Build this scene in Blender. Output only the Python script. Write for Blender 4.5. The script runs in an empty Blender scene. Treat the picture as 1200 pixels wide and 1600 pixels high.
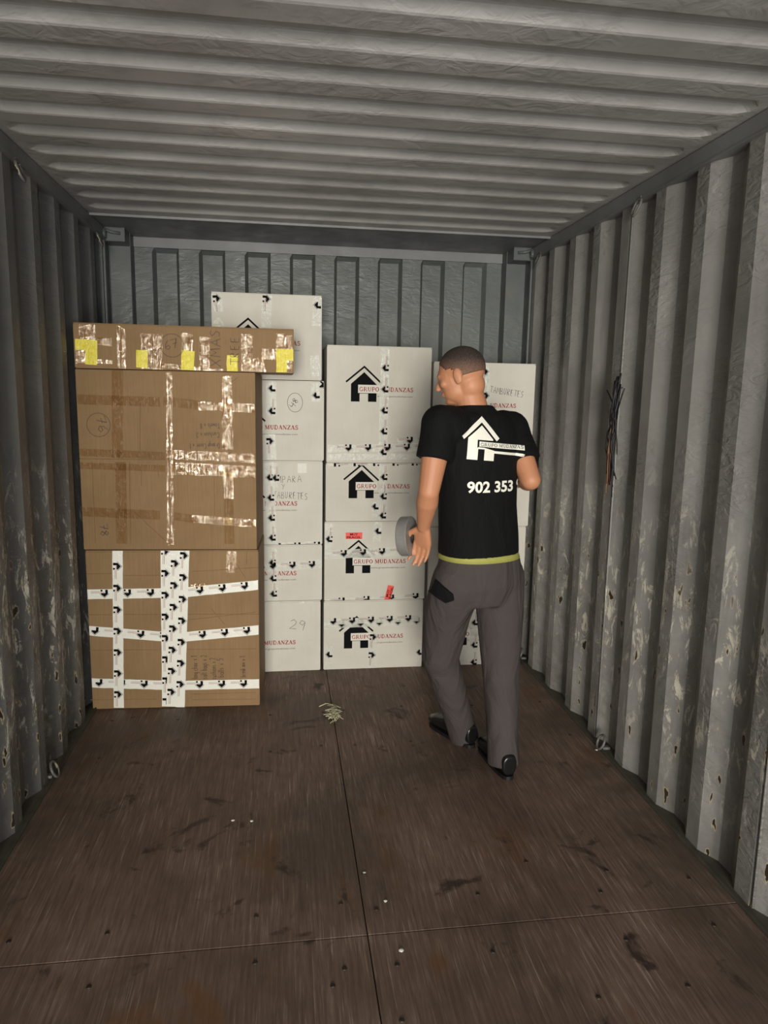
import bpy, bmesh, math, random
from mathutils import Vector, Matrix, geometry, noise
from mathutils.bvhtree import BVHTree

PI = math.pi
SC = bpy.context.scene
COL = SC.collection
random.seed(7)

# ------------------------------------------------------------------ camera
CX, CZ, YAW, PITCH, ROLL, FPX = -0.2393, 1.530, 0.1420, -0.1594, 0.0185, 1109.4


def cam_axes():
    cy, sy = math.cos(YAW), math.sin(YAW)
    cp, sp = math.cos(PITCH), math.sin(PITCH)
    f = Vector((sy * cp, cy * cp, sp))
    r = Vector((cy, -sy, 0))
    u = r.cross(f)
    cr, sr = math.cos(ROLL), math.sin(ROLL)
    return cr * r + sr * u, -sr * r + cr * u, f


RGT, UPV, FWD = cam_axes()
cam_data = bpy.data.cameras.new('camera')
cam = bpy.data.objects.new('camera', cam_data)
COL.objects.link(cam)
M3 = Matrix((RGT, UPV, -FWD)).transposed()
cam.matrix_world = Matrix.Translation((CX, 0, CZ)) @ M3.to_4x4()
cam_data.sensor_fit = 'VERTICAL'
cam_data.sensor_height = 36.0
cam_data.lens = FPX / 1600.0 * 36.0
cam_data.clip_start = 0.02
SC.camera = cam

SC.view_settings.view_transform = 'Standard'
SC.view_settings.look = 'None'
SC.view_settings.gamma = 1.0
SC.view_settings.use_curve_mapping = False
SC.view_settings.exposure = 0.0

# ------------------------------------------------------------------ light
world = bpy.data.worlds.new('world')
SC.world = world
world.use_nodes = True
world.node_tree.nodes['Background'].inputs[0].default_value = (0.90, 0.93, 0.96, 1)
world.node_tree.nodes['Background'].inputs[1].default_value = 3.0


def area(name, loc, target, sx, sy, power, col, portal=False):
    l = bpy.data.lights.new(name, 'AREA')
    l.shape = 'RECTANGLE'
    l.size, l.size_y, l.energy, l.color = sx, sy, power, col
    o = bpy.data.objects.new(name, l)
    COL.objects.link(o)
    o.location = loc
    o.rotation_euler = (Vector(target) - Vector(loc)).to_track_quat('-Z', 'Y').to_euler()
    if portal:
        l.cycles.is_portal = True
    return o


# yard floodlight outside the open container doors, and the open doorway itself as a light portal
area('yard_floodlight', (-1.0, -8.0, 1.5), (0.1, 4.2, 1.1), 2.2, 2.6, 950, (1.0, 0.95, 0.86))
area('ceiling_fill', (0.0, -3.6, 0.15), (0.0, 1.6, 2.3), 2.6, 1.6, 85, (0.96, 0.96, 0.97))  # added fill lamp brightening the ceiling, in place of bounce off the ground
area('doorway_portal', (0.0, -1.58, 1.2), (0.0, 4.0, 1.2), 2.34, 2.38, 1, (1, 1, 1), True)


# ------------------------------------------------------------------ helpers
def ray(px, py):
    return RGT * ((px - 600) / FPX) - UPV * ((py - 800) / FPX) + FWD


def P(px, py, Y):
    """photo pixel -> (x, z) on the plane y = Y (used to read real positions off the photo)"""
    d = ray(px, py)
    s = Y / d.y
    return CX + d.x * s, CZ + d.z * s


def P3(px, py, Y):
    x, z = P(px, py, Y)
    return Vector((x, Y, z))


def F(px, py):
    d = ray(px, py)
    s = -CZ / d.z
    return Vector((CX + d.x * s, d.y * s, 0))


def RW(px, py, X):
    d = ray(px, py)
    s = (X - CX) / d.x
    return Vector((X, d.y * s, CZ + d.z * s))


def link(name, me, mats, parent=None, loc=None):
    o = bpy.data.objects.new(name, me)
    for m in (mats if isinstance(mats, (list, tuple)) else [mats]):
        me.materials.append(m)
    COL.objects.link(o)
    if loc is not None:
        o.location = loc
    if parent is not None:
        o.parent = parent
    return o


def obj(name, bm, mats, parent=None, loc=None, smooth=False):
    me = bpy.data.meshes.new(name)
    if smooth:
        for f in bm.faces:
            f.smooth = True
    bm.normal_update()
    bm.to_mesh(me)
    bm.free()
    return link(name, me, mats, parent, loc)


def thing(name, label, cat, loc=(0, 0, 0), rotz=0.0, group=None):
    o = bpy.data.objects.new(name, None)
    COL.objects.link(o)
    o.empty_display_size = 0.05
    o.location = loc
    o.rotation_euler = (0, 0, rotz)
    tag(o, label, cat, group)
    return o


def tag(o, label, cat, group=None):
    o['label'] = label
    o['category'] = cat
    if group:
        o['group'] = group
    return o


def struct(o):
    o['kind'] = 'structure'
    return o


def box(bm, lo, hi, mat=0):
    r = bmesh.ops.create_cube(bm, size=1.0)
    vs = r['verts']
    for v in vs:
        v.co = Vector((lo[i] + (hi[i] - lo[i]) * (v.co[i] + 0.5) for i in range(3)))
    fs = set(f for v in vs for f in v.link_faces)
    for f in fs:
        f.material_index = mat
    return vs


def bevel(bm, w, seg=2):
    bmesh.ops.bevel(bm, geom=list(bm.edges), offset=w, segments=seg, affect='EDGES', profile=0.5)


def tube(bm, pts, rad, n=8, mat=0, closed=False, cap=True):
    pts = [Vector(p) for p in pts]
    rs = rad if isinstance(rad, (list, tuple)) else [rad] * len(pts)
    rings = []
    prev = None
    N = len(pts)
    for i, p in enumerate(pts):
        if closed:
            t = pts[(i + 1) % N] - pts[i - 1]
        else:
            t = pts[min(i + 1, N - 1)] - pts[max(i - 1, 0)]
        t.normalize()
        if prev is None:
            a = Vector((0, 0, 1)) if abs(t.z) < 0.9 else Vector((1, 0, 0))
            u = t.cross(a).normalized()
        else:
            u = (prev - t * prev.dot(t)).normalized()
        prev = u
        w = t.cross(u)
        rings.append([bm.verts.new(p + (u * math.cos(2 * PI * k / n) + w * math.sin(2 * PI * k / n)) * rs[i]) for k in range(n)])
    rng = range(N) if closed else range(N - 1)
    for i in rng:
        a, b = rings[i], rings[(i + 1) % N]
        for k in range(n):
            f = bm.faces.new((a[k], a[(k + 1) % n], b[(k + 1) % n], b[k]))
            f.material_index = mat
            f.smooth = True
    if cap and not closed:
        bm.faces.new(list(reversed(rings[0]))).material_index = mat
        bm.faces.new(rings[-1]).material_index = mat


# ------------------------------------------------------------------ materials
def mat_new(name):
    m = bpy.data.materials.new(name)
    m.use_nodes = True
    nt = m.node_tree
    return m, nt, nt.nodes['Principled BSDF']


def rgb(h):
    """sRGB 0-255 triple -> linear"""
    def l(c):
        c /= 255.0
        return c / 12.92 if c <= 0.04045 else ((c + 0.055) / 1.055) ** 2.4
    return (l(h[0]), l(h[1]), l(h[2]), 1)


class NT:
    """small node helper"""
    def __init__(s, nt):
        s.nt = nt

    def n(s, t, **kw):
        nd = s.nt.nodes.new(t)
        for k, v in kw.items():
            if k.startswith('i_'):
                nd.inputs[k[2:].replace('_', ' ')].default_value = v
            else:
                setattr(nd, k, v)
        return nd

    def l(s, a, b):
        s.nt.links.new(a, b)

    def coord(s, scale=(1, 1, 1), rot=(0, 0, 0), loc=(0, 0, 0), src='Object'):
        tc = s.n('ShaderNodeTexCoord')
        mp = s.n('ShaderNodeMapping')
        mp.inputs['Scale'].default_value = scale
        mp.inputs['Rotation'].default_value = rot
        mp.inputs['Location'].default_value = loc
        s.l(tc.outputs[src], mp.inputs['Vector'])
        return mp.outputs[0]

    def noise(s, vec, scale, detail=4, rough=0.55, dist=0.0):
        nd = s.n('ShaderNodeTexNoise')
        nd.inputs['Scale'].default_value = scale
        nd.inputs['Detail'].default_value = detail
        nd.inputs['Roughness'].default_value = rough
        nd.inputs['Distortion'].default_value = dist
        s.l(vec, nd.inputs['Vector'])
        return nd.outputs['Fac']

    def ramp(s, fac, lo, hi, a=0.0, b=1.0):
        nd = s.n('ShaderNodeMapRange')
        nd.inputs['From Min'].default_value = lo
        nd.inputs['From Max'].default_value = hi
        nd.inputs['To Min'].default_value = a
        nd.inputs['To Max'].default_value = b
        s.l(fac, nd.inputs['Value'])
        return nd.outputs[0]

    def math(s, op, a, b=None):
        nd = s.n('ShaderNodeMath')
        nd.operation = op
        for i, v in enumerate((a, b)):
            if v is None:
                continue
            if isinstance(v, (int, float)):
                nd.inputs[i].default_value = v
            else:
                s.l(v, nd.inputs[i])
        return nd.outputs[0]

    def mix(s, fac, a, b):
        nd = s.n('ShaderNodeMix')
        nd.data_type = 'RGBA'
        for sock, v in ((nd.inputs[0], fac), (nd.inputs[6], a), (nd.inputs[7], b)):
            if isinstance(v, (int, float)):
                sock.default_value = v
            elif isinstance(v, tuple):
                sock.default_value = v
            else:
                s.l(v, sock)
        return nd.outputs[2]

    def bump(s, h, strength, dist, normal=None):
        nd = s.n('ShaderNodeBump')
        nd.inputs['Strength'].default_value = strength
        nd.inputs['Distance'].default_value = dist
        s.l(h, nd.inputs['Height'])
        if normal is not None:
            s.l(normal, nd.inputs['Normal'])
        return nd.outputs[0]


def plain(name, col, rough=0.6, metal=0.0, nscale=40, var=0.08, bumps=0.0, spec=0.5):
    m, nt, b = mat_new(name)
    h = NT(nt)
    v = h.coord()
    f = h.noise(v, nscale, 3)
    c = rgb(col)
    d = tuple(x * (1 - var * 2) for x in c[:3]) + (1,)
    e = tuple(min(1, x * (1 + var * 2)) for x in c[:3]) + (1,)
    h.l(h.mix(f, d, e), b.inputs['Base Color'])
    b.inputs['Roughness'].default_value = rough
    b.inputs['Metallic'].default_value = metal
    b.inputs['Specular IOR Level'].default_value = spec
    if bumps:
        h.l(h.bump(f, bumps, 0.002), b.inputs['Normal'])
    return m


def steel_paint(name, base, wear, side=None, dents=0.5, cover=0.0):
    """grey container paint: mottled dirt, crumpled dents, scuffs and rusty gouges low on the walls"""
    m, nt, b = mat_new(name)
    h = NT(nt)
    v = h.coord()
    big = h.noise(v, 1.7, 5, 0.6)
    mid = h.noise(v, 9, 5, 0.6, 0.4)
    c0 = rgb(base)
    lo = tuple(x * 0.72 for x in c0[:3]) + (1,)
    hi = tuple(min(1, x * 1.22) for x in c0[:3]) + (1,)
    col = h.mix(h.ramp(big, 0.3, 0.7), lo, hi)
    col = h.mix(h.ramp(mid, 0.55, 0.8, 0, 0.35), col, rgb((112, 104, 92)))
    sep = h.n('ShaderNodeSeparateXYZ')
    h.l(v, sep.inputs[0])
    z = sep.outputs['Z']
    if wear > 0:
        # vertical drip dirt
        dv = h.coord((9, 9, 0.7))
        drip = h.noise(dv, 2.0, 4, 0.65)
        col = h.mix(h.ramp(drip, 0.58, 0.76, 0, 0.35 * wear), col, rgb((72, 64, 52)))
        # scuffs: paint rubbed pale, between knee and chest height
        sv = h.coord((7, 7, 2.6), loc=(3.1, 0.7, 2.0))
        sc = h.noise(sv, 3.2, 10, 0.78, 0.7)
        hm = h.math('MULTIPLY', h.ramp(z, 0.05, 0.45), h.ramp(z, 1.35, 0.75))
        sm = h.math('MULTIPLY', h.ramp(sc, 0.545, 0.585), hm)
        sm = h.math('MULTIPLY', sm, 0.95 * wear)
        col = h.mix(sm, col, rgb((190, 185, 168)))
        # dirt haze near the foot
        dm = h.math('MULTIPLY', h.ramp(h.noise(v, 4.5, 6, 0.7, 0.5), 0.45, 0.7), h.ramp(z, 1.3, 0.5))
        col = h.mix(h.math('MULTIPLY', dm, 0.45 * wear), col, rgb((76, 68, 58)))
        # gouges with a pale rim
        gv = h.coord((1, 1, 0.38), loc=(0.3, 0.11, 0.5))
        nz = h.n('ShaderNodeTexNoise')
        nz.inputs['Scale'].default_value = 48
        h.l(gv, nz.inputs['Vector'])
        add = h.n('ShaderNodeVectorMath', operation='MULTIPLY_ADD')
        h.l(nz.outputs['Color'], add.inputs[0])
        add.inputs[1].default_value = (0.034, 0.034, 0.034)
        h.l(gv, add.inputs[2])
        vo = h.n('ShaderNodeTexVoronoi')
        vo.inputs['Scale'].default_value = 27
        h.l(add.outputs[0], vo.inputs['Vector'])
        cs = h.n('ShaderNodeSeparateColor')
        h.l(vo.outputs['Color'], cs.inputs[0])
        pick = h.math('MULTIPLY', h.ramp(cs.outputs[0], 0.42, 0.43), h.ramp(z, 1.15, 0.8))
        rad = h.math('MULTIPLY', cs.outputs[1], 0.20)
        dd = h.math('SUBTRACT', vo.outputs['Distance'], rad)
        rim = h.math('MULTIPLY', h.ramp(dd, 0.17, 0.11), pick)
        hole = h.math('MULTIPLY', h.ramp(dd, 0.09, 0.055), pick)
        col = h.mix(h.math('MULTIPLY', rim, 0.6 * wear), col, rgb((176, 160, 128)))
        col = h.mix(h.math('MULTIPLY', hole, 0.95), col, rgb((26, 18, 13)))
    h.l(col, b.inputs['Base Color'])
    rr = h.ramp(mid, 0.3, 0.75, 0.36, 0.62)
    h.l(rr, b.inputs['Roughness'])
    b.inputs['Specular IOR Level'].default_value = 0.45
    # hammered dents: short slanting wrinkles in patches
    pv = h.coord((1, 1, 1), rot=(0.5, 0.3, 0.2))
    wr = h.noise(h.coord((1.0, 1.0, 2.6), rot=(0.35, 0, 0)), 15, 3, 0.55, 0.9)
    patch = h.ramp(h.noise(pv, 2.2, 2), 0.36, 0.58)
    n1 = h.bump(h.math('MULTIPLY', wr, patch), dents, 0.013)
    n2 = h.bump(h.noise(v, 120, 2), 0.08, 0.002, n1)
    h.l(n2, b.inputs['Normal'])
    return m


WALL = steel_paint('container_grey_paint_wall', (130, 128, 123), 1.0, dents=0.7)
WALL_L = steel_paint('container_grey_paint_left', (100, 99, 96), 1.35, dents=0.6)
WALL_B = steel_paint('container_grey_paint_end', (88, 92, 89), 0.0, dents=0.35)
ROOF = steel_paint('container_grey_paint_roof', (160, 157, 152), 0.0, dents=0.45)
RAIL = steel_paint('container_grey_paint_rail', (114, 114, 113), 0.0, dents=0.05)
DARKST = plain('dark_grey_steel', (78, 80, 82), 0.5, 0.1)


def floor_mat():
    m, nt, b = mat_new('dark_worn_plywood')
    h = NT(nt)
    v = h.coord()
    big = h.noise(v, 1.3, 5, 0.62)
    col = h.mix(h.ramp(big, 0.3, 0.7), rgb((96, 78, 67)), rgb((140, 115, 100)))
    gr = h.noise(h.coord((34, 1.6, 1)), 3.0, 6, 0.7)
    col = h.mix(h.ramp(gr, 0.42, 0.62, 0, 0.5), col, rgb((66, 52, 44)))
    gr2 = h.noise(h.coord((40, 1.7, 1), rot=(0, 0, 0.04), loc=(4, 2, 0)), 2.5, 5, 0.75)
    patch = h.ramp(h.noise(v, 2.6, 4, 0.6), 0.4, 0.62, 0.25, 1.0)
    col = h.mix(h.math('MULTIPLY', h.ramp(gr2, 0.53, 0.68, 0, 0.6), patch), col, rgb((186, 164, 146)))
    # long pale scratches
    for (rz, sx, th) in ((0.10, 46, 0.67), (-0.16, 52, 0.69), (0.02, 70, 0.66)):
        s = h.noise(h.coord((sx, 1.1, 1), rot=(0, 0, rz), loc=(sx, rz * 9, 0)), 3.1, 2, 0.5)
        col = h.mix(h.math('MULTIPLY', h.ramp(s, th, th + 0.05, 0, 0.55), patch), col, rgb((206, 188, 168)))
    # ochre worn patches and dark oil marks
    och = h.noise(h.coord((1.6, 0.8, 1), loc=(7.3, 1.2, 0)), 2.6, 4, 0.6, 0.3)
    col = h.mix(h.ramp(och, 0.58, 0.68, 0, 0.6), col, rgb((112, 76, 42)))
    oil = h.noise(h.coord((1, 1, 1), loc=(1.3, 5.2, 0)), 5.5, 5, 0.65, 0.5)
    col = h.mix(h.ramp(oil, 0.60, 0.68, 0, 0.8), col, rgb((36, 28, 22)))
    # broad grime, duller towards the closed end
    gm = h.noise(h.coord((1, 1, 1), loc=(9.1, 3.3, 0)), 1.6, 5, 0.6, 0.4)
    col = h.mix(h.ramp(gm, 0.46, 0.66, 0, 0.5), col, rgb((58, 52, 42)))
    # grey trodden dust along the side walls
    sep = h.n('ShaderNodeSeparateXYZ')
    h.l(v, sep.inputs[0])
    ax = h.math('ABSOLUTE', sep.outputs['X'])
    dm = h.math('MULTIPLY', h.ramp(ax, 0.85, 1.15, 0, 0.6), h.ramp(h.noise(v, 6, 4), 0.35, 0.6))
    col = h.mix(dm, col, rgb((70, 66, 56)))
    h.l(col, b.inputs['Base Color'])
    h.l(h.ramp(big, 0.3, 0.7, 0.48, 0.7), b.inputs['Roughness'])
    b.inputs['Specular IOR Level'].default_value = 0.35
    h.l(h.bump(gr, 0.35, 0.004), b.inputs['Normal'])
    return m


FLOOR = floor_mat()


def carton_mat(name, c, dark, flute=0.12):
    m, nt, b = mat_new(name)
    h = NT(nt)
    v = h.coord()
    col = h.mix(h.ramp(h.noise(v, 3.0, 5, 0.6), 0.3, 0.7), rgb(dark), rgb(c))
    fine = h.noise(h.coord((160, 160, 3)), 1.6, 3)
    col = h.mix(h.ramp(fine, 0.35, 0.7, 0, flute), col, rgb(tuple(x * 0.72 for x in dark)))
    sm = h.noise(h.coord((1, 1, 1), loc=(3, 9, 4)), 7, 6, 0.7, 0.4)
    col = h.mix(h.ramp(sm, 0.62, 0.8, 0, 0.25), col, rgb(tuple(x * 0.75 for x in dark)))
    h.l(col, b.inputs['Base Color'])
    b.inputs['Roughness'].default_value = 0.72
    b.inputs['Specular IOR Level'].default_value = 0.3
    w = h.noise(h.coord((220, 220, 1.5)), 1.0, 2)
    n1 = h.bump(w, 0.12, 0.002)
    h.l(h.bump(h.noise(v, 5, 3), 0.12, 0.01, n1), b.inputs['Normal'])
    return m


WHITE = carton_mat('white_carton', (204, 200, 188), (190, 185, 173), 0.06)
BROWN = carton_mat('brown_carton', (143, 115, 80), (127, 100, 67), 0.25)
INK = plain('black_print', (12, 13, 15), 0.8, var=0.03, spec=0.1)
RED = plain('red_print', (150, 18, 16), 0.8, var=0.05, spec=0.1)
GREYINK = plain('grey_print', (70, 70, 68), 0.6, var=0.05)
PEN = plain('marker_pen', (62, 58, 54), 0.6, var=0.05)
PENB = plain('marker_pen_on_brown', (64, 42, 26), 0.6, var=0.05)
LABELW = plain('white_banner', (206, 202, 190), 0.7, var=0.02)
STICKER = plain('red_sticker', (222, 62, 48), 0.5, var=0.04)
PAPER = plain('pale_paper', (212, 210, 200), 0.6, var=0.04)


def film(name, tint, alpha, rough, wr=0.6, sc=1.0, spec=0.5):
    """adhesive tape film: partly see-through, wrinkled and glossy"""
    m, nt, b = mat_new(name)
    h = NT(nt)
    b.inputs['Base Color'].default_value = rgb(tint)
    b.inputs['Roughness'].default_value = rough
    b.inputs['Specular IOR Level'].default_value = spec
    b.inputs['Alpha'].default_value = alpha
    a = h.noise(h.coord((90 * sc, 30, 9 * sc)), 1.0, 4, 0.65, 0.6)
    c = h.noise(h.coord((24, 24, 24)), 1.5, 3, 0.6, 1.0)
    n1 = h.bump(a, wr, 0.006)
    h.l(h.bump(c, wr * 0.8, 0.012, n1), b.inputs['Normal'])
    return m


TAPEW = film('white_packing_tape', (222, 220, 208), 1.0, 0.32, 0.25)
TAPEC = film('clear_tape_on_white', (226, 226, 214), 0.55, 0.22, 0.5)


def shiny(name, tint, gloss, rough, wr):
    """see-through film: tinted transmission plus mirror-like surface reflection"""
    m = bpy.data.materials.new(name)
    m.use_nodes = True
    nt = m.node_tree
    nt.nodes.remove(nt.nodes['Principled BSDF'])
    h = NT(nt)
    tr = h.n('ShaderNodeBsdfTransparent')
    tr.inputs[0].default_value = rgb(tint)
    gl = h.n('ShaderNodeBsdfGlossy')
    gl.inputs[0].default_value = (gloss, gloss, gloss, 1)
    gl.inputs['Roughness'].default_value = rough
    a = h.noise(h.coord((150, 30, 12)), 1.0, 3, 0.6, 0.6)
    c = h.noise(h.coord((16, 16, 16)), 2.2, 3, 0.6, 1.0)
    n1 = h.bump(a, wr, 0.005)
    h.l(h.bump(c, wr, 0.02, n1), gl.inputs['Normal'])
    # where the film has lifted from the board it mirrors strongly, where it is stuck down it barely does
    lift = h.math('MULTIPLY', h.ramp(a, 0.42, 0.62, 0.25, 1.0), h.ramp(c, 0.35, 0.6, 0.25, 1.0))
    lift = h.math('MULTIPLY', lift, gloss)
    cm = h.n('ShaderNodeCombineColor')
    for k, tone in enumerate((1.0, 0.95, 0.78)):
        h.l(h.math('MULTIPLY', lift, tone), cm.inputs[k])
    h.l(cm.outputs[0], gl.inputs[0])
    ad = h.n('ShaderNodeAddShader')
    h.l(tr.outputs[0], ad.inputs[0])
    h.l(gl.outputs[0], ad.inputs[1])
    h.l(ad.outputs[0], nt.nodes['Material Output'].inputs['Surface'])
    return m


CLEAR = shiny('clear_glossy_tape', (236, 222, 200), 0.55, 0.12, 0.6)
CLEARM = shiny('unlit_clear_tape', (238, 229, 214), 0.03, 0.4, 0.3)  # same clear tape, shine taken out of its colour where it mirrors dark wall
YELLOW = film('yellow_tape', (222, 206, 62), 0.95, 0.3, 0.7)


GRIME = plain('grimy_steel_ledge', (74, 70, 60), 0.8, 0.0, nscale=12, var=0.3, bumps=0.6)

# ------------------------------------------------------------------ container shell
YB, YF = 4.30, -1.58
W2, H = 1.175, 2.39


def corr_profile(y0, y1, anchor, pitch, face, slope, recess, X, depth, sgn):
    """list of (x, y) of a trapezoidal sheet; inner face ends (far) at 'anchor'"""
    pts = []
    k0 = int((y0 - anchor) // pitch) - 1
    k1 = int((y1 - anchor) // pitch) + 2
    for k in range(k0, k1 + 1):
        a = anchor + k * pitch
        # inner face from a-face to a, then away slope to a+slope, recess, back slope
        pts += [(X, a - face), (X, a), (X + depth * sgn, a + slope), (X + depth * sgn, a + slope + recess)]
    out = [p for p in pts if y0 <= p[1] <= y1]
    return [(out[0][0], y0)] + out + [(out[-1][0], y1)]


def side_wall(name, sgn, mat, anchor):
    prof = corr_profile(YF, 4.06, anchor, 0.278, 0.072, 0.068, 0.070, sgn * W2, 0.036, sgn)
    bm = bmesh.new()
    zs = [0.0, 0.6, 1.2, 1.8, H - 0.03]
    T = 0.002
    for off in (0, 1):
        rows = [[bm.verts.new((x + sgn * T * off, y, z)) for (x, y) in prof] for z in zs]
        for i in range(len(zs) - 1):
            for j in range(len(prof) - 1):
                q = (rows[i][j], rows[i][j + 1], rows[i + 1][j + 1], rows[i + 1][j])
                bm.faces.new(q if (sgn > 0) == (off == 0) else tuple(reversed(q)))
    return struct(obj(name, bm, mat))


side_wall('wall_right', 1, WALL, 2.42)
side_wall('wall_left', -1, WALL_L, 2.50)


def back_wall():
    bm = bmesh.new()
    xs = [-1.06, -0.985]
    edges = []
    x = -0.965
    deep = 0.040
    prof = [(-1.10, YB), (-0.965, YB)]
    k = 0
    pitch = 0.2555
    x = -0.965
    while x < 0.97:
        prof += [(x + 0.018, YB + deep), (x + 0.128, YB + deep), (x + 0.146, YB)]
        x += pitch
        if x < 0.97:
            prof += [(x, YB)]
    prof += [(1.10, YB)]
    zt = 2.345
    zs = [0, 0.8, 1.6, zt - 0.03, zt]
    rows = []
    for i, z in enumerate(zs):
        rows.append([bm.verts.new((a, (YB if i == len(zs) - 1 else b), z)) for a, b in prof])
    for i in range(len(zs) - 1):
        for j in range(len(prof) - 1):
            bm.faces.new((rows[i][j], rows[i + 1][j], rows[i + 1][j + 1], rows[i][j + 1]))
    bmesh.ops.recalc_face_normals(bm, faces=list(bm.faces))
    return struct(obj('wall_back', bm, WALL_B))


back_wall()

# header beam of the closed end: flat plate under the roof, vertical face down to the sheet
bm = bmesh.new()
box(bm, (-1.2, 3.79, 2.388), (1.2, 4.45, 2.42))
box(bm, (-1.06, YB - 0.012, 2.335), (1.06, YB + 0.05, 2.39))
box(bm, (-1.175, 3.785, 2.378), (1.175, 3.800, 2.389))
struct(obj('trim_1', bm, RAIL))

# corner posts: outer J section and the plate inside it
for nm, s in (('trim_2', -1), ('trim_3', 1)):
    bm = bmesh.new()
    box(bm, (min(s * 1.175, s * 1.22), 4.055, 0), (max(s * 1.175, s * 1.22), 4.20, 2.39))
    box(bm, (min(s * 1.165, s * 1.19), 4.075, 0), (max(s * 1.165, s * 1.19), 4.10, 2.35))
    box(bm, (min(s * 1.06, s * 1.19), 4.20, 0), (max(s * 1.06, s * 1.19), YB + 0.01, 2.39))
    bevel(bm, 0.004)
    struct(obj(nm, bm, WALL_B))
# corner casting blocks with the welded bar
for nm, s in (('trim_4', -1), ('trim_5', 1)):
    bm = bmesh.new()
    box(bm, (min(s * 1.063, s * 1.175), 4.08, 2.318), (max(s * 1.063, s * 1.175), 4.205, 2.392))
    bevel(bm, 0.004)
    tube(bm, [(s * 1.165, 4.06, 2.375), (s * 1.13, 4.068, 2.362), (s * 1.085, 4.074, 2.358)], 0.008, 8)
    tube(bm, [(s * 1.165, 4.055, 2.372), (s * 1.166, 4.056, 2.33)], 0.014, 10)
    struct(obj(nm, bm, WALL_B))

# top side rails
for nm, s in (('trim_6', -1), ('trim_7', 1)):
    bm = bmesh.new()
    box(bm, (min(s * 1.165, s * 1.225), YF, 2.325), (max(s * 1.165, s * 1.225), 4.08, 2.388))
    bevel(bm, 0.006, 3)
    box(bm, (min(s * 1.158, s * 1.175), YF, 2.322), (max(s * 1.158, s * 1.175), 4.07, 2.327))
    struct(obj(nm, bm, RAIL))
# bottom rails: steel ledge between floor boards and the wall sheet
for nm, s in (('baseboard_left', -1), ('baseboard_right', 1)):
    bm = bmesh.new()
    box(bm, (min(s * 1.150, s * 1.225), YF, -0.03), (max(s * 1.150, s * 1.225), 4.2, 0.004))
    box(bm, (min(s * 1.150, s * 1.158), YF, 0.003), (max(s * 1.150, s * 1.158), 4.2, 0.010))
    struct(obj(nm, bm, GRIME))


def roof():
    bm = bmesh.new()
    pitch, dep = 0.196, 0.024
    # folded profile with softened corners: (offset, height)
    prof = [(-0.004, 0.0), (0.003, 0.10), (0.018, 0.92), (0.026, 1.0), (0.070, 1.0), (0.078, 0.92), (0.104, 0.10), (0.112, 0.0)]
    a0 = 2.030
    yl = []
    for k in range(-19, 10):
        for (dy, hh) in prof:
            y = a0 + k * pitch + dy
            if YF + 0.01 < y < 3.79:
                yl.append((y, hh, dy))
    while yl and yl[-1][1] > 0:
        yl.pop()
    yl = [(YF, 0, 0)] + yl + [(3.80, 0, 0)]
    xs = [-1.2, -1.140, -1.132, -1.115, -1.095, -1.07] + [-1.0 + 0.25 * i for i in range(9)] + [1.07, 1.095, 1.115, 1.132, 1.140, 1.2]
    amp = [0, 0, 0.15, 0.75, 0.97, 1.0]
    amp = amp + [1] * 9 + amp[::-1]
    rows = []
    for (y, hh, dy) in yl:
        r = []
        for i, x in enumerate(xs):
            # pressed flutes end in a rounded nose
            c = (0.052 - dy) * (1 - amp[i]) * (1 if hh > 0 else 0) * 0.6
            r.append(bm.verts.new((x, y + c, H + dep * hh * amp[i])))
        rows.append(r)
    for i in range(len(rows) - 1):
        for j in range(len(xs) - 1):
            f = bm.faces.new((rows[i][j], rows[i + 1][j], rows[i + 1][j + 1], rows[i][j + 1]))
            f.smooth = False
    bmesh.ops.recalc_face_normals(bm, faces=list(bm.faces))
    return struct(obj('ceiling', bm, ROOF))


roof()

# plywood floor: sheets with open joints
SEAM_X, SEAM_Y = -0.005, 1.812
bm = bmesh.new()
g = 0.0016
for (x0, x1) in ((-1.150, SEAM_X - g), (SEAM_X + g, 1.150)):
    for (y0, y1) in ((YF, -0.605), (-0.602, SEAM_Y - g), (SEAM_Y + g, 4.34)):
        box(bm, (x0, y0, -0.028), (x1, y1, 0.0))
bevel(bm, 0.0012, 1)
fl = struct(obj('floor', bm, FLOOR))
bm = bmesh.new()
box(bm, (-1.23, YF, -0.06), (1.23, 4.4, -0.032))
obj('subfloor', bm, DARKST, fl)
# screw heads
SCREWM = plain('rusty_screw', (52, 42, 34), 0.5, 0.3)
spts = []
for xx in (-1.02, -0.72, -0.33, -0.06, 0.06, 0.34, 0.72, 1.05):
    for yy in (SEAM_Y - 0.09, SEAM_Y + 0.12, 2.95, 3.3):
        spts.append((xx + random.uniform(-.03, .03), yy + random.uniform(-.03, .03)))
for q in ((520, 1540), (568, 1365), (948, 1360), (1075, 1540), (935, 1558), (822, 1346), (628, 1594)):
    v = F(*q)
    spts.append((v.x, v.y))
screw_me = None
for (xx, yy) in spts:
    if screw_me is None:
        bm = bmesh.new()
        bmesh.ops.create_cone(bm, cap_ends=True, segments=14, radius1=0.0075, radius2=0.006, depth=0.002)
        box(bm, (-0.005, -0.0008, 0.0008), (0.005, 0.0008, 0.0012))
        so = obj('floor_screw', bm, SCREWM, fl, (xx, yy, 0.001))
        screw_me = so.data
    else:
        o = so.copy()
        COL.objects.link(o)
        o.parent = fl
        o.location = (xx, yy, 0.001)

# vertical weld beads on the right wall (sheet joints)
for nm, yy in (('trim_8', 2.885), ('trim_9', 1.775)):
    bm = bmesh.new()
    tube(bm, [(W2 + 0.002, yy, 0.01), (W2 - 0.001, yy, 1.1), (W2 + 0.002, yy, 2.32)], 0.0045, 6)
    struct(obj(nm, bm, WALL))

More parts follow.
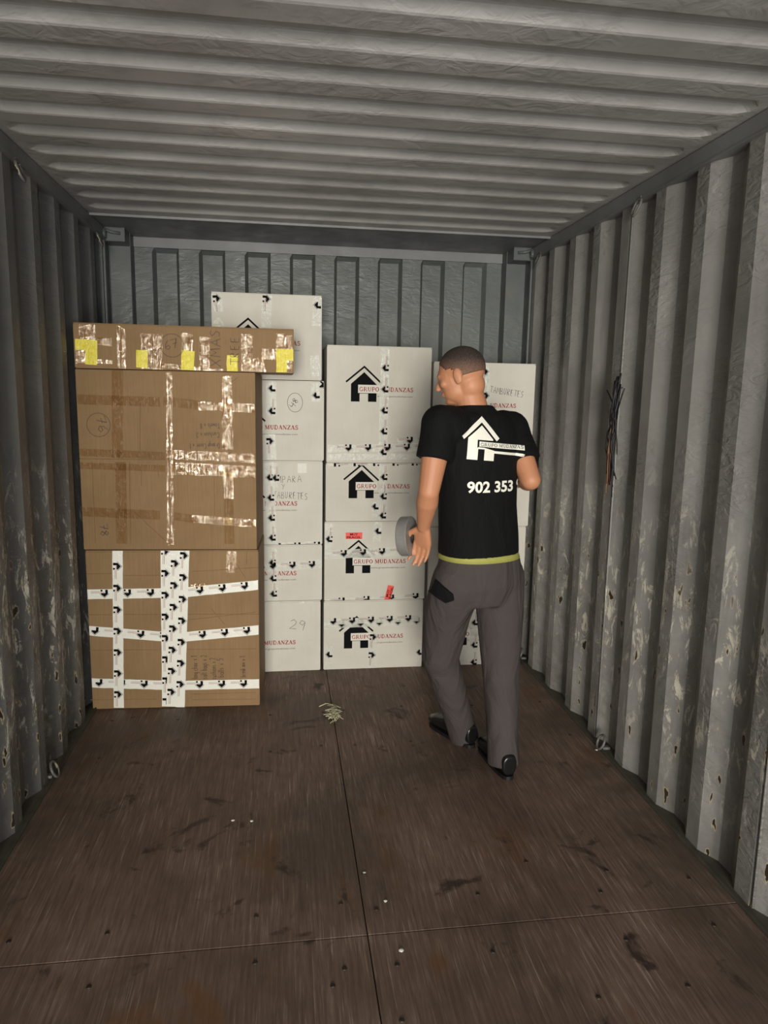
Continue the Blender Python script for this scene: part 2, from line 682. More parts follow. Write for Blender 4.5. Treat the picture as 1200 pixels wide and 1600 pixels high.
# lashing rings
def lash_ring(loc, s, rx, rz, up, label):
    t = thing('lashing_ring', label, 'lashing ring', loc)
    bm = bmesh.new()
    n = 18
    pts = []
    for k in range(n):
        a = 2 * PI * k / n
        pts.append((-s * 0.012 + s * 0.012 * math.sin(a), rx * math.cos(a), rz * math.sin(a) + up))
    tube(bm, pts, 0.0055, 8, closed=True)
    obj('ring', bm, WALL_L, t)
    bm = bmesh.new()
    zc = up - (rz if up > 0 else -rz)
    box(bm, (min(-s * 0.004, s * 0.030), -0.012, zc - 0.006), (max(-s * 0.004, s * 0.030), 0.012, zc + 0.008))
    bevel(bm, 0.003)
    obj('weld_bracket', bm, WALL_L, t)
    return t


lash_ring((1.165, 2.81, 2.318), 1, 0.026, 0.034, -0.022, 'grey steel lashing ring under the roof rail, nearer one on the right wall')
lash_ring((1.165, 3.93, 2.318), 1, 0.024, 0.034, -0.022, 'grey steel lashing ring high in the far right corner')
lash_ring((-1.165, 2.81, 2.318), -1, 0.026, 0.034, -0.022, 'grey steel lashing ring under the roof rail, nearer one on the left wall')
lash_ring((-1.165, 3.92, 2.318), -1, 0.024, 0.034, -0.022, 'grey steel lashing ring high in the far left corner')
lash_ring((-1.165, 2.80, 0.005), -1, 0.026, 0.030, 0.032, 'grey steel lashing ring at the foot of the left wall')
lash_ring((1.165, 2.79, 0.005), 1, 0.026, 0.030, 0.032, 'bent grey lashing ring at the foot of the right wall')
lash_ring((1.165, 3.90, 0.005), 1, 0.026, 0.030, 0.032, 'grey lashing ring on the floor edge right of the cartons')

# ------------------------------------------------------------------ flat artwork on carton faces
class Decal:
    """polygons lying on the plane of a carton face, in (x, z)"""
    def __init__(s, step=0.0005):
        s.bm = bmesh.new()
        s.step = step

    def poly(s, pts, layer, mi):
        tris = geometry.tessellate_polygon([[Vector((p[0], p[1], 0)) for p in pts]])
        vs = [s.bm.verts.new((p[0], -layer * s.step, p[1])) for p in pts]
        for t in tris:
            try:
                f = s.bm.faces.new([vs[i] for i in t])
                f.material_index = mi
            except ValueError:
                pass

    def rib(s, pts, w, layer, mi, closed=False):
        n = len(pts)
        if n < 2:
            return
        L, Rr = [], []
        for i, p in enumerate(pts):
            a = pts[i - 1] if (i > 0 or closed) else p
            b = pts[(i + 1) % n] if (i < n - 1 or closed) else p
            d = Vector((b[0] - a[0], b[1] - a[1]))
            if d.length < 1e-9:
                d = Vector((1, 0))
            d.normalize()
            k = 1.0
            if 0 < i < n - 1:
                e = Vector((p[0] - a[0], p[1] - a[1]))
                if e.length > 1e-9:
                    c = abs(e.normalized().dot(d))
                    k = min(2.2, 1 / max(c, 0.3))
            q = Vector((-d.y, d.x)) * (w / 2 * k)
            L.append(s.bm.verts.new((p[0] + q.x, -layer * s.step, p[1] + q.y)))
            Rr.append(s.bm.verts.new((p[0] - q.x, -layer * s.step, p[1] - q.y)))
        for i in range(n if closed else n - 1):
            j = (i + 1) % n
            f = s.bm.faces.new((Rr[i], Rr[j], L[j], L[i]))
            f.material_index = mi

    def done(s, name, mats, parent, off=(0, 0), y=-0.0006):
        for v in s.bm.verts:
            if len(off) > 2:
                v.co.x = min(max(v.co.x, off[2]), off[3])
                v.co.z = min(max(v.co.z, off[1] + 0.002), off[4])
            v.co.x -= off[0]
            v.co.z -= off[1]
            v.co.y += y
        for f in s.bm.faces:
            f.normal_update()
            if f.normal.y > 0:
                f.normal_flip()
        return obj(name, s.bm, mats, parent)


def arc(cx, cy, rx, ry, a0, a1, n=10):
    return [(cx + rx * math.cos(math.radians(a0 + (a1 - a0) * i / n)), cy + ry * math.sin(math.radians(a0 + (a1 - a0) * i / n))) for i in range(n + 1)]


# serif capitals, cap height 1: list of (polyline, weight) and advance
TK, TN = 0.20, 0.09


def stem(x, w=TK, y0=0.0, y1=1.0):
    return [([(x, y0), (x, y1)], w), ([(x - w * 0.5 - 0.07, y0 + 0.03), (x + w * 0.5 + 0.07, y0 + 0.03)], 0.06),
            ([(x - w * 0.5 - 0.07, y1 - 0.03), (x + w * 0.5 + 0.07, y1 - 0.03)], 0.06)]


SERIF = {
    'G': ([(arc(0.45, 0.5, 0.36, 0.45, 40, 200, 12), 0.15), (arc(0.45, 0.5, 0.36, 0.45, 200, 320, 8), 0.12),
           ([(0.76, 0.06), (0.76, 0.42)], 0.17), ([(0.58, 0.43), (0.90, 0.43)], 0.06), ([(0.76, 0.70), (0.76, 0.97)], 0.06)], 1.0),
    'R': (stem(0.20) + [([(0.2, 0.96), (0.5, 0.96)] + arc(0.5, 0.73, 0.20, 0.23, 90, -90, 8) + [(0.2, 0.50)], 0.11),
                        ([(0.46, 0.50), (0.80, 0.03), (0.92, 0.03)], 0.15)], 0.98),
    'U': ([([(0.22, 0.97), (0.22, 0.35)] + arc(0.48, 0.35, 0.26, 0.31, 180, 360, 10) + [(0.74, 0.97)], 0.13), ([(0.22, 0.97), (0.22, 0.30)], TK),
           ([(0.05, 0.97), (0.39, 0.97)], 0.06), ([(0.60, 0.97), (0.88, 0.97)], 0.06)], 1.0),
    'P': (stem(0.20) + [([(0.2, 0.96), (0.48, 0.96)] + arc(0.48, 0.71, 0.22, 0.25, 90, -90, 8) + [(0.2, 0.46)], 0.12)], 0.84),
    'O': ([(arc(0.47, 0.5, 0.36, 0.45, 0, 360, 20), 0.14), (arc(0.47, 0.5, 0.35, 0.40, 150, 210, 4), 0.2), (arc(0.47, 0.5, 0.35, 0.40, -30, 30, 4), 0.2)], 1.02),
    'M': ([([(0.18, 0.02), (0.18, 0.97)], 0.08), ([(0.20, 0.95), (0.55, 0.10)], 0.19), ([(0.56, 0.10), (0.88, 0.95)], 0.08), ([(0.92, 0.02), (0.92, 0.97)], TK),
           ([(0.04, 0.03), (0.34, 0.03)], 0.06), ([(0.75, 0.03), (1.09, 0.03)], 0.06), ([(0.02, 0.97), (0.26, 0.97)], 0.06), ([(0.86, 0.97), (1.09, 0.97)], 0.06)], 1.18),
    'D': (stem(0.20) + [([(0.2, 0.96), (0.42, 0.96)] + arc(0.42, 0.5, 0.36, 0.46, 90, -90, 12) + [(0.2, 0.04)], 0.13)], 0.98),
    'A': ([([(0.14, 0.03), (0.48, 0.98)], 0.08), ([(0.46, 1.0), (0.80, 0.03)], 0.20), ([(0.24, 0.32), (0.70, 0.32)], 0.07),
           ([(0.0, 0.03), (0.30, 0.03)], 0.06), ([(0.62, 0.03), (0.98, 0.03)], 0.06)], 1.0),
    'N': ([([(0.18, 0.02), (0.18, 0.97)], 0.08), ([(0.18, 0.95), (0.78, 0.05)], 0.19), ([(0.80, 0.0), (0.80, 0.97)], 0.08),
           ([(0.04, 0.03), (0.34, 0.03)], 0.06), ([(0.0, 0.97), (0.28, 0.97)], 0.06), ([(0.66, 0.97), (0.96, 0.97)], 0.06)], 1.0),
    'Z': ([([(0.10, 0.95), (0.78, 0.95)], 0.09), ([(0.74, 0.95), (0.12, 0.05)], 0.19), ([(0.08, 0.05), (0.80, 0.05)], 0.09),
           ([(0.10, 0.97), (0.10, 0.74)], 0.06), ([(0.80, 0.03), (0.80, 0.28)], 0.06)], 0.88),
    'S': ([(arc(0.37, 0.74, 0.24, 0.21, 30, 230, 10) + arc(0.37, 0.28, 0.26, 0.24, 60, -150, 10), 0.15),
           ([(0.62, 0.98), (0.62, 0.72)], 0.06), ([(0.10, 0.04), (0.10, 0.30)], 0.06)], 0.76),
    ' ': ([], 0.42),
}


def serif_text(d, txt, T, size, width, layer, mi):
    tot = sum(SERIF[c][1] for c in txt)
    kx = width / (tot * size)
    x = 0.0
    for c in txt:
        st, adv = SERIF[c]
        for pts, w in st:
            d.rib([T(((x + px) * size) * kx, py * size) for px, py in pts], w * size * 0.95, layer, mi)
        x += adv


# hand-writing strokes on a 0..1 box
HW = {
    'A': [[(0, 0), (.4, 1), (.75, 0)], [(.15, .4), (.65, .38)]],
    'B': [[(.05, 0), (.05, 1), (.5, .9), (.5, .62), (.1, .52), (.6, .42), (.6, .08), (.05, 0)]],
    'C': [arc(.45, .5, .4, .5, 50, 310, 8)],
    'E': [[(.6, 1), (.1, .95), (.08, .05), (.6, 0)], [(.1, .5), (.5, .52)]],
    'L': [[(.1, 1), (.1, 0), (.6, .02)]],
    'M': [[(0, 0), (.1, 1), (.4, .4), (.7, 1), (.8, 0)]],
    'O': [arc(.4, .5, .36, .5, 80, 440, 12)],
    'P': [[(.08, -.05), (.08, 1), (.55, .95), (.62, .7), (.5, .5), (.1, .45)]],
    'R': [[(.08, 0), (.08, 1), (.5, .95), (.58, .7), (.1, .5), (.62, 0)]],
    'S': [[(.6, .9), (.3, 1), (.08, .78), (.3, .55), (.55, .35), (.4, .03), (.05, .08)]],
    'T': [[(.38, 0), (.38, 1)], [(-.05, 1), (.8, .96)]],
    'U': [[(.05, 1), (.08, .2), (.3, 0), (.55, .2), (.6, 1)]],
    'X': [[(0, 0), (.65, 1)], [(.05, 1), (.6, 0)]],
    'Y': [[(0, 1), (.32, .5)], [(.65, 1), (.2, -.1)]],
    'Z': [[(0, 1), (.6, 1), (0, 0), (.65, 0)]],
    'D': [[(.05, 0), (.05, 1), (.5, .85), (.62, .45), (.45, .08), (.05, 0)]],
    'a': [arc(.3, .27, .25, .27, 30, 390, 8), [(.55, .5), (.58, 0)]],
    'b': [[(.08, 1), (.08, 0)], arc(.3, .27, .22, .27, 180, -160, 8)],
    'c': [arc(.3, .27, .26, .27, 50, 310, 7)],
    'd': [arc(.28, .27, .25, .27, 20, 380, 8), [(.53, 1), (.55, 0)]],
    'e': [[(.05, .28), (.5, .32)] + arc(.28, .28, .24, .27, 10, 310, 8)],
    'g': [arc(.28, .27, .24, .25, 20, 380, 8), [(.52, .5), (.5, -.3), (.1, -.35)]],
    'h': [[(.06, 1), (.06, 0)], [(.06, .4), (.3, .52), (.46, .38), (.46, 0)]],
    'i': [[(.1, .5), (.12, 0)], [(.1, .72), (.12, .78)]],
    'k': [[(.06, 1), (.06, 0)], [(.42, .5), (.08, .22), (.45, 0)]],
    'l': [[(.1, 1), (.12, 0)]],
    'm': [[(.04, .5), (.05, 0)], [(.05, .4), (.2, .52), (.3, .4), (.3, 0)], [(.3, .4), (.48, .52), (.58, .4), (.58, 0)]],
    'n': [[(.06, .5), (.06, 0)], [(.06, .4), (.28, .52), (.44, .38), (.44, 0)]],
    'o': [arc(.27, .27, .25, .27, 80, 440, 10)],
    'r': [[(.06, .5), (.06, 0)], [(.06, .35), (.2, .5), (.36, .5)]],
    's': [[(.42, .48), (.15, .52), (.1, .36), (.38, .2), (.34, .02), (.05, .02)]],
    't': [[(.2, .9), (.2, .05), (.38, 0)], [(.02, .58), (.4, .6)]],
    'u': [[(.05, .5), (.08, .08), (.3, 0), (.46, .2), (.46, .5), (.48, 0)]],
    'v': [[(.03, .5), (.22, 0), (.42, .52)]],
    'w': [[(.02, .5), (.14, 0), (.3, .4), (.44, 0), (.6, .52)]],
    'x': [[(.04, .08), (.38, .5)], [(.04, .5), (.4, .05)]],
    'y': [[(.04, .5), (.24, .08)], [(.46, .5), (.12, -.35)]],
    '1': [[(.0, .7), (.25, 1), (.25, 0)]],
    '2': [[(.02, .8), (.25, 1), (.52, .8), (.45, .5), (.0, .02), (.6, .05)]],
    '4': [[(.1, 1), (.05, .45), (.6, .5)], [(.5, .95), (.42, -.1)]],
    '5': [[(.6, 1), (.12, .98), (.08, .58), (.45, .6), (.55, .25), (.3, 0), (.02, .1)]],
    '6': [[(.5, 1), (.12, .6), (.05, .2), (.3, 0), (.55, .2), (.42, .45), (.08, .32)]],
    '7': [[(0, .95), (.62, 1), (.25, 0)], [(.15, .5), (.6, .56)]],
    '8': [[(.5, .85), (.25, 1), (.05, .78), (.5, .28), (.3, 0), (.05, .22), (.5, .82)]],
    '9': [[(.5, .9), (.2, 1), (.05, .7), (.3, .52), (.52, .85), (.42, 0)]],
    '.': [[(.1, 0), (.14, .05)]],
    ' ': [],
}
HADV = {c: (0.95 if c.isupper() else 0.72) for c in HW}
HADV.update({'i': .35, 'l': .35, '1': .5, ' ': .5, 'm': .85, 'w': .8, '.': .35, 't': .55})


def handwrite(d, txt, x, z, h, ang=0.0, w=0.0022, mi=0, layer=1, wid=1.0, wob=0.05):
    """stroke text whose baseline starts at (x, z) and runs at angle ang (degrees)"""
    ca, sa = math.cos(math.radians(ang)), math.sin(math.radians(ang))
    cx = 0.0
    for c in txt:
        jy = random.uniform(-wob, wob)
        jr = random.uniform(0.9, 1.1)
        for st in HW[c]:
            q = []
            for (a, b) in st:
                u = (cx + a * 1.0 * jr) * h * wid
                v = (b + jy) * h
                q.append((x + u * ca - v * sa, z + u * sa + v * ca))
            d.rib(q, w, layer, mi)
        cx += HADV[c] * 1.02


def sans_text(d, txt, T, size, width, layer, mi, bold=0.0):
    """built-in font outlines turned into flat faces"""
    cu = bpy.data.curves.new('txt', 'FONT')
    cu.body = txt
    cu.size = 1.0
    cu.resolution_u = 3
    cu.offset = bold
    cu.fill_mode = 'FRONT'
    to = bpy.data.objects.new('txt', cu)
    COL.objects.link(to)
    dg = bpy.context.evaluated_depsgraph_get()
    me = bpy.data.meshes.new_from_object(to.evaluated_get(dg))
    xs = [v.co.x for v in me.vertices]
    x0, x1 = min(xs), max(xs)
    cap = 0.7
    kx = width / (x1 - x0) if width else size / cap
    ky = size / cap
    vs = []
    for v in me.vertices:
        a, b = T((v.co.x - x0) * kx, v.co.y * ky)
        vs.append(d.bm.verts.new((a, -layer * d.step, b)))
    for p in me.polygons:
        try:
            f = d.bm.faces.new([vs[i] for i in p.vertices])
            f.material_index = mi
        except ValueError:
            pass
    bpy.data.objects.remove(to)
    bpy.data.meshes.remove(me)
    bpy.data.curves.remove(cu)


def company_logo(d, ox, oz, S=0.00052):
    """big house mark with the name; (ox, oz) is the eaves point under the apex"""
    def T(u, v):
        return ox + u * S, oz + v * S
    d.rib([T(-188, 18), T(0, 174), T(182, 8)], 18 * S, 1, 0)
    d.poly([T(-136, -180), T(-136, 0), T(0, 120), (T(130, -4)), T(130, -180), T(42, -180), T(42, -97), T(-46, -97), T(-46, -180)], 1, 0)
    d.poly([T(-62, -92), T(165, -92), T(165, -8), T(-62, -8)], 2, 2)
    serif_text(d, 'GRUPO MUDANZAS', lambda u, v: (ox - 50 * S + u, oz - 74 * S + v), 44 * S, 566 * S, 3, 1)
    sans_text(d, 'www.grupomudanzas.com', lambda u, v: (ox + 137 * S + u, oz - 130 * S + v), 18 * S, 372 * S, 1, 3)


LOGO_MATS = [INK, RED, LABELW, GREYINK]
# order of tape slots: film, ink, grey, red


def mark(d, c, t, layer, k=1.0):
    """small house mark of the printed tape: t = direction the lettering runs"""
    n = (-t[1], t[0])
    s = 0.000112 * k

    def T(u, v):
        return c[0] + (u * t[0] + v * n[0]) * s, c[1] + (u * t[1] + v * n[1]) * s
    d.rib([T(-200, -20), T(0, 175), T(195, -20)], 16 * s, layer, 1)
    d.poly([T(-150, -190), T(-150, 0), T(0, 135), T(140, 5), T(140, -40), T(-40, -40), T(-40, -190)], layer, 1)
    d.poly([T(70, -190), T(70, -110), T(150, -110), T(150, -190)], layer, 1)
    d.rib([T(-20, -62), T(560, -62)], 16 * s, layer, 3)
    d.rib([T(170, -118), T(560, -118)], 12 * s, layer, 2)


def tape(parent, off, p0, p1, w=0.048, layer=3, phase=0.03, pitch=0.107, marks=True, mats=None, name='packing_tape', crumple=0.0, label=None, skip=()):
    """strip from p0 to p1 in (x, z); the print reads from p0 towards p1"""
    d = Decal()
    t = Vector((p1[0] - p0[0], p1[1] - p0[1]))
    L = t.length
    t.normalize()
    n = Vector((-t.y, t.x))
    K = max(2, int(L / 0.03))
    vs = []
    for i in range(K + 1):
        a = L * i / K
        e0 = random.uniform(-1, 1) * crumple
        e1 = random.uniform(-1, 1) * crumple
        ends = 0.002 * random.uniform(-1, 1) if i in (0, K) else 0
        c = Vector(p0) + t * (a + ends)
        l = c + n * (w / 2 + e0)
        r = c - n * (w / 2 + e1)
        h = -layer * d.step
        vs.append((d.bm.verts.new((l.x, h, l.y)), d.bm.verts.new((c.x, h - crumple * 0.25 * random.random(), c.y)), d.bm.verts.new((r.x, h, r.y))))
    for i in range(K):
        for j in (0, 1):
            f = d.bm.faces.new((vs[i][j], vs[i + 1][j], vs[i + 1][j + 1], vs[i][j + 1]))
            f.material_index = 0
    if marks:
        a = phase
        i = 0
        while a < L - 0.01:
            if i not in skip:
                c = Vector(p0) + t * a
                room = L - a
                if room > 0.064:
                    mark(d, c, t, layer + 1)
                else:
                    mark_short(d, c, t, layer + 1, room)
            a += pitch
            i += 1
    o = d.done(name, mats or [TAPEW, INK, GREYINK, RED], parent, off)
    if label:
        o['label'] = label
    return o


def mark_short(d, c, t, layer, room):
    n = (-t[1], t[0])
    s = 0.000112

    def T(u, v):
        u = min(u, room / s)
        return c[0] + (u * t[0] + v * n[0]) * s, c[1] + (u * t[1] + v * n[1]) * s
    if room < 0.02:
        return
    d.rib([T(-200, -20), T(0, 175), T(150, 20)], 16 * s, layer, 1)
    d.poly([T(-150, -190), T(-150, 0), T(0, 135), T(140, 5), T(140, -40), T(-40, -40), T(-40, -190)], layer, 1)


TC = [TAPEC, INK, GREYINK, RED]


def carton(name, label, x0, x1, y0, z0, z1, depth, mat, rotz=0.0, cat='cardboard box', group=None, flaps=True):
    """closed box: walls, two top flaps meeting in a slit, tuck lines; origin at base of its front face centre"""
    cx = (x0 + x1) / 2
    t = thing(name, label, cat, (cx, y0, z0), rotz, group)
    hw, hh = (x1 - x0) / 2, z1 - z0
    bm = bmesh.new()
    box(bm, (-hw, 0, 0.0005), (hw, depth, hh - 0.005))
    bmesh.ops.bevel(bm, geom=[e for e in bm.edges], offset=0.0035, segments=2, affect='EDGES')
    obj('carton_body', bm, mat, t)
    for k in (0, 1):
        bm = bmesh.new()
        ya, yb = (0.001, depth / 2 - 0.0012) if k == 0 else (depth / 2 + 0.0012, depth - 0.001)
        box(bm, (-hw + 0.001, ya, hh - 0.0052), (hw - 0.001, yb, hh - 0.0008))
        bevel(bm, 0.001, 1)
        obj('flap', bm, mat, t)
    return t, (cx, z0, x0 + 0.002, x1 - 0.002, z1 - 0.002)


def logo_part(t, off, ox, oz, S=0.00052):
    d = Decal()
    company_logo(d, ox, oz, S)
    return d.done('printed_logo', LOGO_MATS, t, off)


WY = 3.84
WG = 'white cartons stacked against the container end'
BXD = 0.43


def W(px, py):
    return P(px, py, WY)


def TP(t, off, a, b, **k):
    k.setdefault('mats', TC)
    k.setdefault('crumple', 0.0012)
    return tape(t, off, W(*a), W(*b), **k)


# logo anchor measured on the middle stack: point under the apex, eaves height
def logo_at(t, off, px, py):
    ox, oz = W(px, py)
    return logo_part(t, off, ox, oz)


# --- middle stack (bottom to top)
t, o = carton('white_carton', 'white printed carton on the floor, lowest of the middle stack, no red sticker', -0.020, 0.545, WY, 0.0, 0.405, BXD, WHITE, 0, group=WG)
logo_at(t, o, 557, 988)
TP(t, o, (656, 970), (505, 977), w=0.040, phase=0.02)
TP(t, o, (654, 966), (506, 972), w=0.034, phase=0.06, layer=5)
TP(t, o, (584, 990), (580, 1045), phase=0.02)
TP(t, o, (513, 1046), (514, 1008), w=0.044, phase=0.09, pitch=0.1)
TP(t, o, (655, 1042), (655, 1004), w=0.026, phase=0.09, pitch=0.1)
t, o = carton('white_carton', 'white carton bearing two red fragile stickers, second up in the middle stack', -0.018, 0.550, WY, 0.405, 0.855, BXD, WHITE, 0, group=WG)
logo_at(t, o, 560, 870)
TP(t, o, (664, 859), (505, 867), phase=0.03)
TP(t, o, (656, 932), (506, 941), w=0.034, phase=0.025, pitch=0.14)
TP(t, o, (512, 863), (515, 817), w=0.040, phase=0.075)
TP(t, o, (589, 846), (591, 815), w=0.046, phase=0.06)
for (a, b, wd, hg, ang) in ((553, 837, 0.092, 0.036, 0), (608, 927, 0.092, 0.036, 78)):
    d = Decal()
    sx, sz = W(a, b)
    ca, sa = math.cos(math.radians(ang)), math.sin(math.radians(ang))
    R2 = lambda u, v: (sx + u * ca - v * sa, sz + u * sa + v * ca)
    d.poly([R2(-wd / 2, -hg / 2), R2(wd / 2, -hg / 2), R2(wd / 2, hg / 2), R2(-wd / 2, hg / 2)], 6, 0)
    sans_text(d, 'MUY', lambda u, v: R2(u - 0.022, v + 0.002), 0.0125, 0.044, 7, 1, 0.02)
    sans_text(d, 'FRAGIL', lambda u, v: R2(u - 0.040, v - 0.015), 0.0125, 0.080, 7, 1, 0.02)
    q = d.done('fragile_sticker', [STICKER, INK], t, o)
    q['label'] = 'red sticker reading MUY FRAGIL'
t, o = carton('white_carton', 'low white carton directly under the tallest carton of the middle stack', -0.013, 0.556, WY, 0.855, 1.178, BXD, WHITE, 0, group=WG)
logo_at(t, o, 565, 752)
TP(t, o, (597, 811), (600, 721), phase=0.02, pitch=0.107)
TP(t, o, (585, 808), (586, 784), w=0.03, phase=0.06)
TP(t, o, (512, 723), (674, 721), w=0.034, phase=0.05, pitch=0.107)
t, o = carton('white_carton', 'tall white carton with house logo on top of the middle stack', -0.010, 0.555, WY, 1.178, 1.802, BXD, WHITE, 0, group=WG)
logo_at(t, o, 569, 600)
TP(t, o, (598, 712), (602, 543), phase=0.02, pitch=0.1125)
TP(t, o, (674, 699), (512, 701), w=0.040, phase=0.03)
TP(t, o, (673, 688), (620, 689), w=0.03, phase=0.01, layer=5)
TP(t, o, (674, 713), (512, 714), w=0.034, marks=False)

# --- left white stack
t, o = carton('white_carton', 'white carton with handwritten 29, lowest of the left white stack', -0.605, -0.038, WY, 0.0, 0.410, BXD, WHITE, 0, group=WG)
logo_at(t, o, 386, 998)
d = Decal()
x, z = W(450, 984)
handwrite(d, '29', x + 0.008, z + 0.004, 0.055, -8, 0.0022, wid=1.2)
d.done('handwriting', [PEN], t, o)
TP(t, o, (417, 940), (436, 941), w=0.02, marks=False)
TP(t, o, (466, 941), (492, 941), w=0.012, marks=False)
t, o = carton('white_carton', 'low white carton behind crossed printed tape, second up in the left white stack', -0.608, -0.031, WY, 0.410, 0.728, BXD, WHITE, 0, group=WG)
logo_at(t, o, 386, 889)
TP(t, o, (503, 882), (414, 885), w=0.046, phase=0.055)
TP(t, o, (427, 936), (424, 856), w=0.055, phase=0.03, pitch=0.088)
TP(t, o, (504, 872), (492, 882), w=0.02, marks=False)
t, o = carton('white_carton', 'white carton with handwritten word TABURETES, third up in the left white stack', -0.606, -0.030, WY, 0.728, 1.188, BXD, WHITE, 0, group=WG)
logo_at(t, o, 386, 779)
TP(t, o, (425, 850), (420, 723), w=0.052, phase=0.035, pitch=0.110)
TP(t, o, (430, 761), (430, 723), w=0.03, phase=0.05, layer=5)
TP(t, o, (504, 852), (424, 855), w=0.05, phase=0.03)
d = Decal()
x, z = W(433, 755)
handwrite(d, 'MPARA', x, z, 0.036, 3, 0.0020, wid=0.78)
x, z = W(441, 764)
handwrite(d, 'Y', x - 0.003, z, 0.026, 0, 0.0020)
x, z = W(427, 778)
handwrite(d, 'TABURETES', x, z, 0.036, -3, 0.0020, wid=0.60)
d.done('handwriting', [PEN], t, o)
d = Decal()
a, b = W(465, 724), W(479, 739)
d.poly([a, (b[0], a[1]), b, (a[0], b[1])], 2, 0)
d.done('blank_label', [PAPER], t, o)
t, o = carton('white_carton', 'white carton with circled handwritten 48, fourth up in the left white stack', -0.607, -0.024, WY, 1.188, 1.612, BXD, WHITE, 0, group=WG)
logo_at(t, o, 386, 659)
TP(t, o, (424, 648), (424, 597), w=0.052, phase=0.02, pitch=0.118)
TP(t, o, (422, 679), (424, 718), w=0.052, phase=0.035)
TP(t, o, (494, 628), (492, 599), w=0.046, phase=0.035)
TP(t, o, (505, 600), (492, 612), w=0.03, phase=0.01, layer=5)
d = Decal()
x, z = W(461, 629)
d.rib([(x + 0.040 * math.cos(a * PI / 12), z + 0.050 * math.sin(a * PI / 12)) for a in range(24)], 0.0022, 1, 0, closed=True)
handwrite(d, '48', x - 0.006, z - 0.032, 0.030, 58, 0.0024, wid=1.3)
d.done('handwriting', [PEN], t, o)
t, o = carton('white_carton', 'white carton at the very top of the left white stack behind the long brown box', -0.602, -0.038, WY, 1.614, 2.050, BXD, WHITE, 0, group=WG)
logo_at(t, o, 388, 526)
TP(t, o, (417, 461), (416, 512), w=0.05, phase=0.02, pitch=0.142)
TP(t, o, (338, 457), (342, 487), w=0.044, phase=0.03)
TP(t, o, (336, 500), (346, 512), w=0.044, marks=False)
TP(t, o, (494, 509), (496, 464), w=0.044, phase=0.105)
TP(t, o, (491, 555), (494, 588), w=0.046, phase=0.09)

# --- right stack behind the man
t, o = carton('white_carton', 'white carton on the floor seen between the man\'s legs', 0.565, 1.128, WY, 0.0, 0.410, BXD, WHITE, 0, group=WG)
logo_at(t, o, 712, 984)
TP(t, o, (815, 976), (665, 978), w=0.036, phase=0.03)
TP(t, o, (739, 1037), (741, 985), w=0.05, phase=0.01, pitch=0.105)
TP(t, o, (741, 975), (742, 955), w=0.05, phase=0.01)
t, o = carton('white_carton', 'white carton behind the man\'s hips, second up in the right stack', 0.567, 1.132, WY, 0.410, 0.821, BXD, WHITE, 0, group=WG)
logo_at(t, o, 716, 880)
TP(t, o, (742, 936), (745, 826), phase=0.04)
t, o = carton('white_carton', 'tall white carton with handwritten TAMBURETES behind the man\'s shoulder', 0.568, 1.142, WY, 0.821, 1.730, BXD, WHITE, 0, group=WG)
logo_at(t, o, 733, 625)
TP(t, o, (754, 660), (757, 568), phase=0.03, pitch=0.12)
TP(t, o, (758, 572), (760, 650), w=0.04, phase=0.03, pitch=0.13, layer=5)
TP(t, o, (745, 818), (750, 720), phase=0.03)
d = Decal()
x, z = W(765, 613)
handwrite(d, 'TAMBURETES', x, z, 0.034, -8, 0.0020, wid=0.60)
d.done('handwriting', [PEN], t, o)

# carton hidden behind the brown boxes, only its top edge shows
t, o = carton('white_carton', 'carton behind the brown boxes with only its pale top edge showing', -1.162, -0.615, WY + 0.03, 0.0, 1.868, BXD, WHITE, 0, group=WG)

# ------------------------------------------------------------------ brown boxes
BY = 3.42


def B(px, py):
    return P(px, py, BY)


def BT(t, off, a, b, **k):
    k.setdefault('mats', [CLEAR, INK, GREYINK, RED])
    k.setdefault('crumple', 0.0016)
    k.setdefault('marks', False)
    k.setdefault('name', 'clear_tape')
    return tape(t, off, B(*a), B(*b), **k)


def crease(t, off, p0, p1, w=0.003, h=0.0016, name='crease', mat=None):
    """pressed fold standing slightly proud of the board"""
    bm = bmesh.new()
    a, b = Vector((p0[0] - off[0], 0, p0[1] - off[1])), Vector((p1[0] - off[0], 0, p1[1] - off[1]))
    d = (b - a).normalized()
    n = Vector((-d.z, 0, d.x)) * (w / 2)
    K = 8
    prev = None
    for i in range(K + 1):
        c = a + (b - a) * (i / K) + n * random.uniform(-.5, .5)
        r = [bm.verts.new(c + n), bm.verts.new(c + Vector((0, -h, 0))), bm.verts.new(c - n)]
        if prev:
            for j in (0, 1):
                bm.faces.new((prev[j], r[j], r[j + 1], prev[j + 1]))
        prev = r
    bmesh.ops.recalc_face_normals(bm, faces=list(bm.faces))
    return obj(name, bm, mat or BROWN, t)


# bottom box wrapped in printed tape
t, o = carton('brown_carton', 'brown box on the floor bound with a lattice of printed white tape', -1.168, -0.362, BY, 0.0, 0.795, 0.395, BROWN, -0.042, group='brown boxes stacked by the left wall')
ptape = dict(mats=[TAPEW, INK, GREYINK, RED], crumple=0.0008, marks=True, name='packing_tape')
BT(t, o, (410, 912), (281, 926), phase=0.085, **ptape)
BT(t, o, (281, 926), (134, 930), phase=0.03, layer=3, **ptape)
BT(t, o, (410, 982), (275, 996), phase=0.075, **ptape)
BT(t, o, (275, 996), (135, 987), phase=0.06, layer=3, **ptape)
BT(t, o, (408, 1066), (275, 1071), phase=0.085, **ptape)
BT(t, o, (275, 1071), (139, 1069), phase=0.045, layer=3, **ptape)
BT(t, o, (183, 858), (185, 1107), phase=0.085, layer=6, **ptape)
BT(t, o, (259, 858), (261, 1104), phase=0.01, layer=6, pitch=0.108, **ptape)
BT(t, o, (275, 858), (268, 1104), phase=0.07, layer=8, pitch=0.108, **ptape)
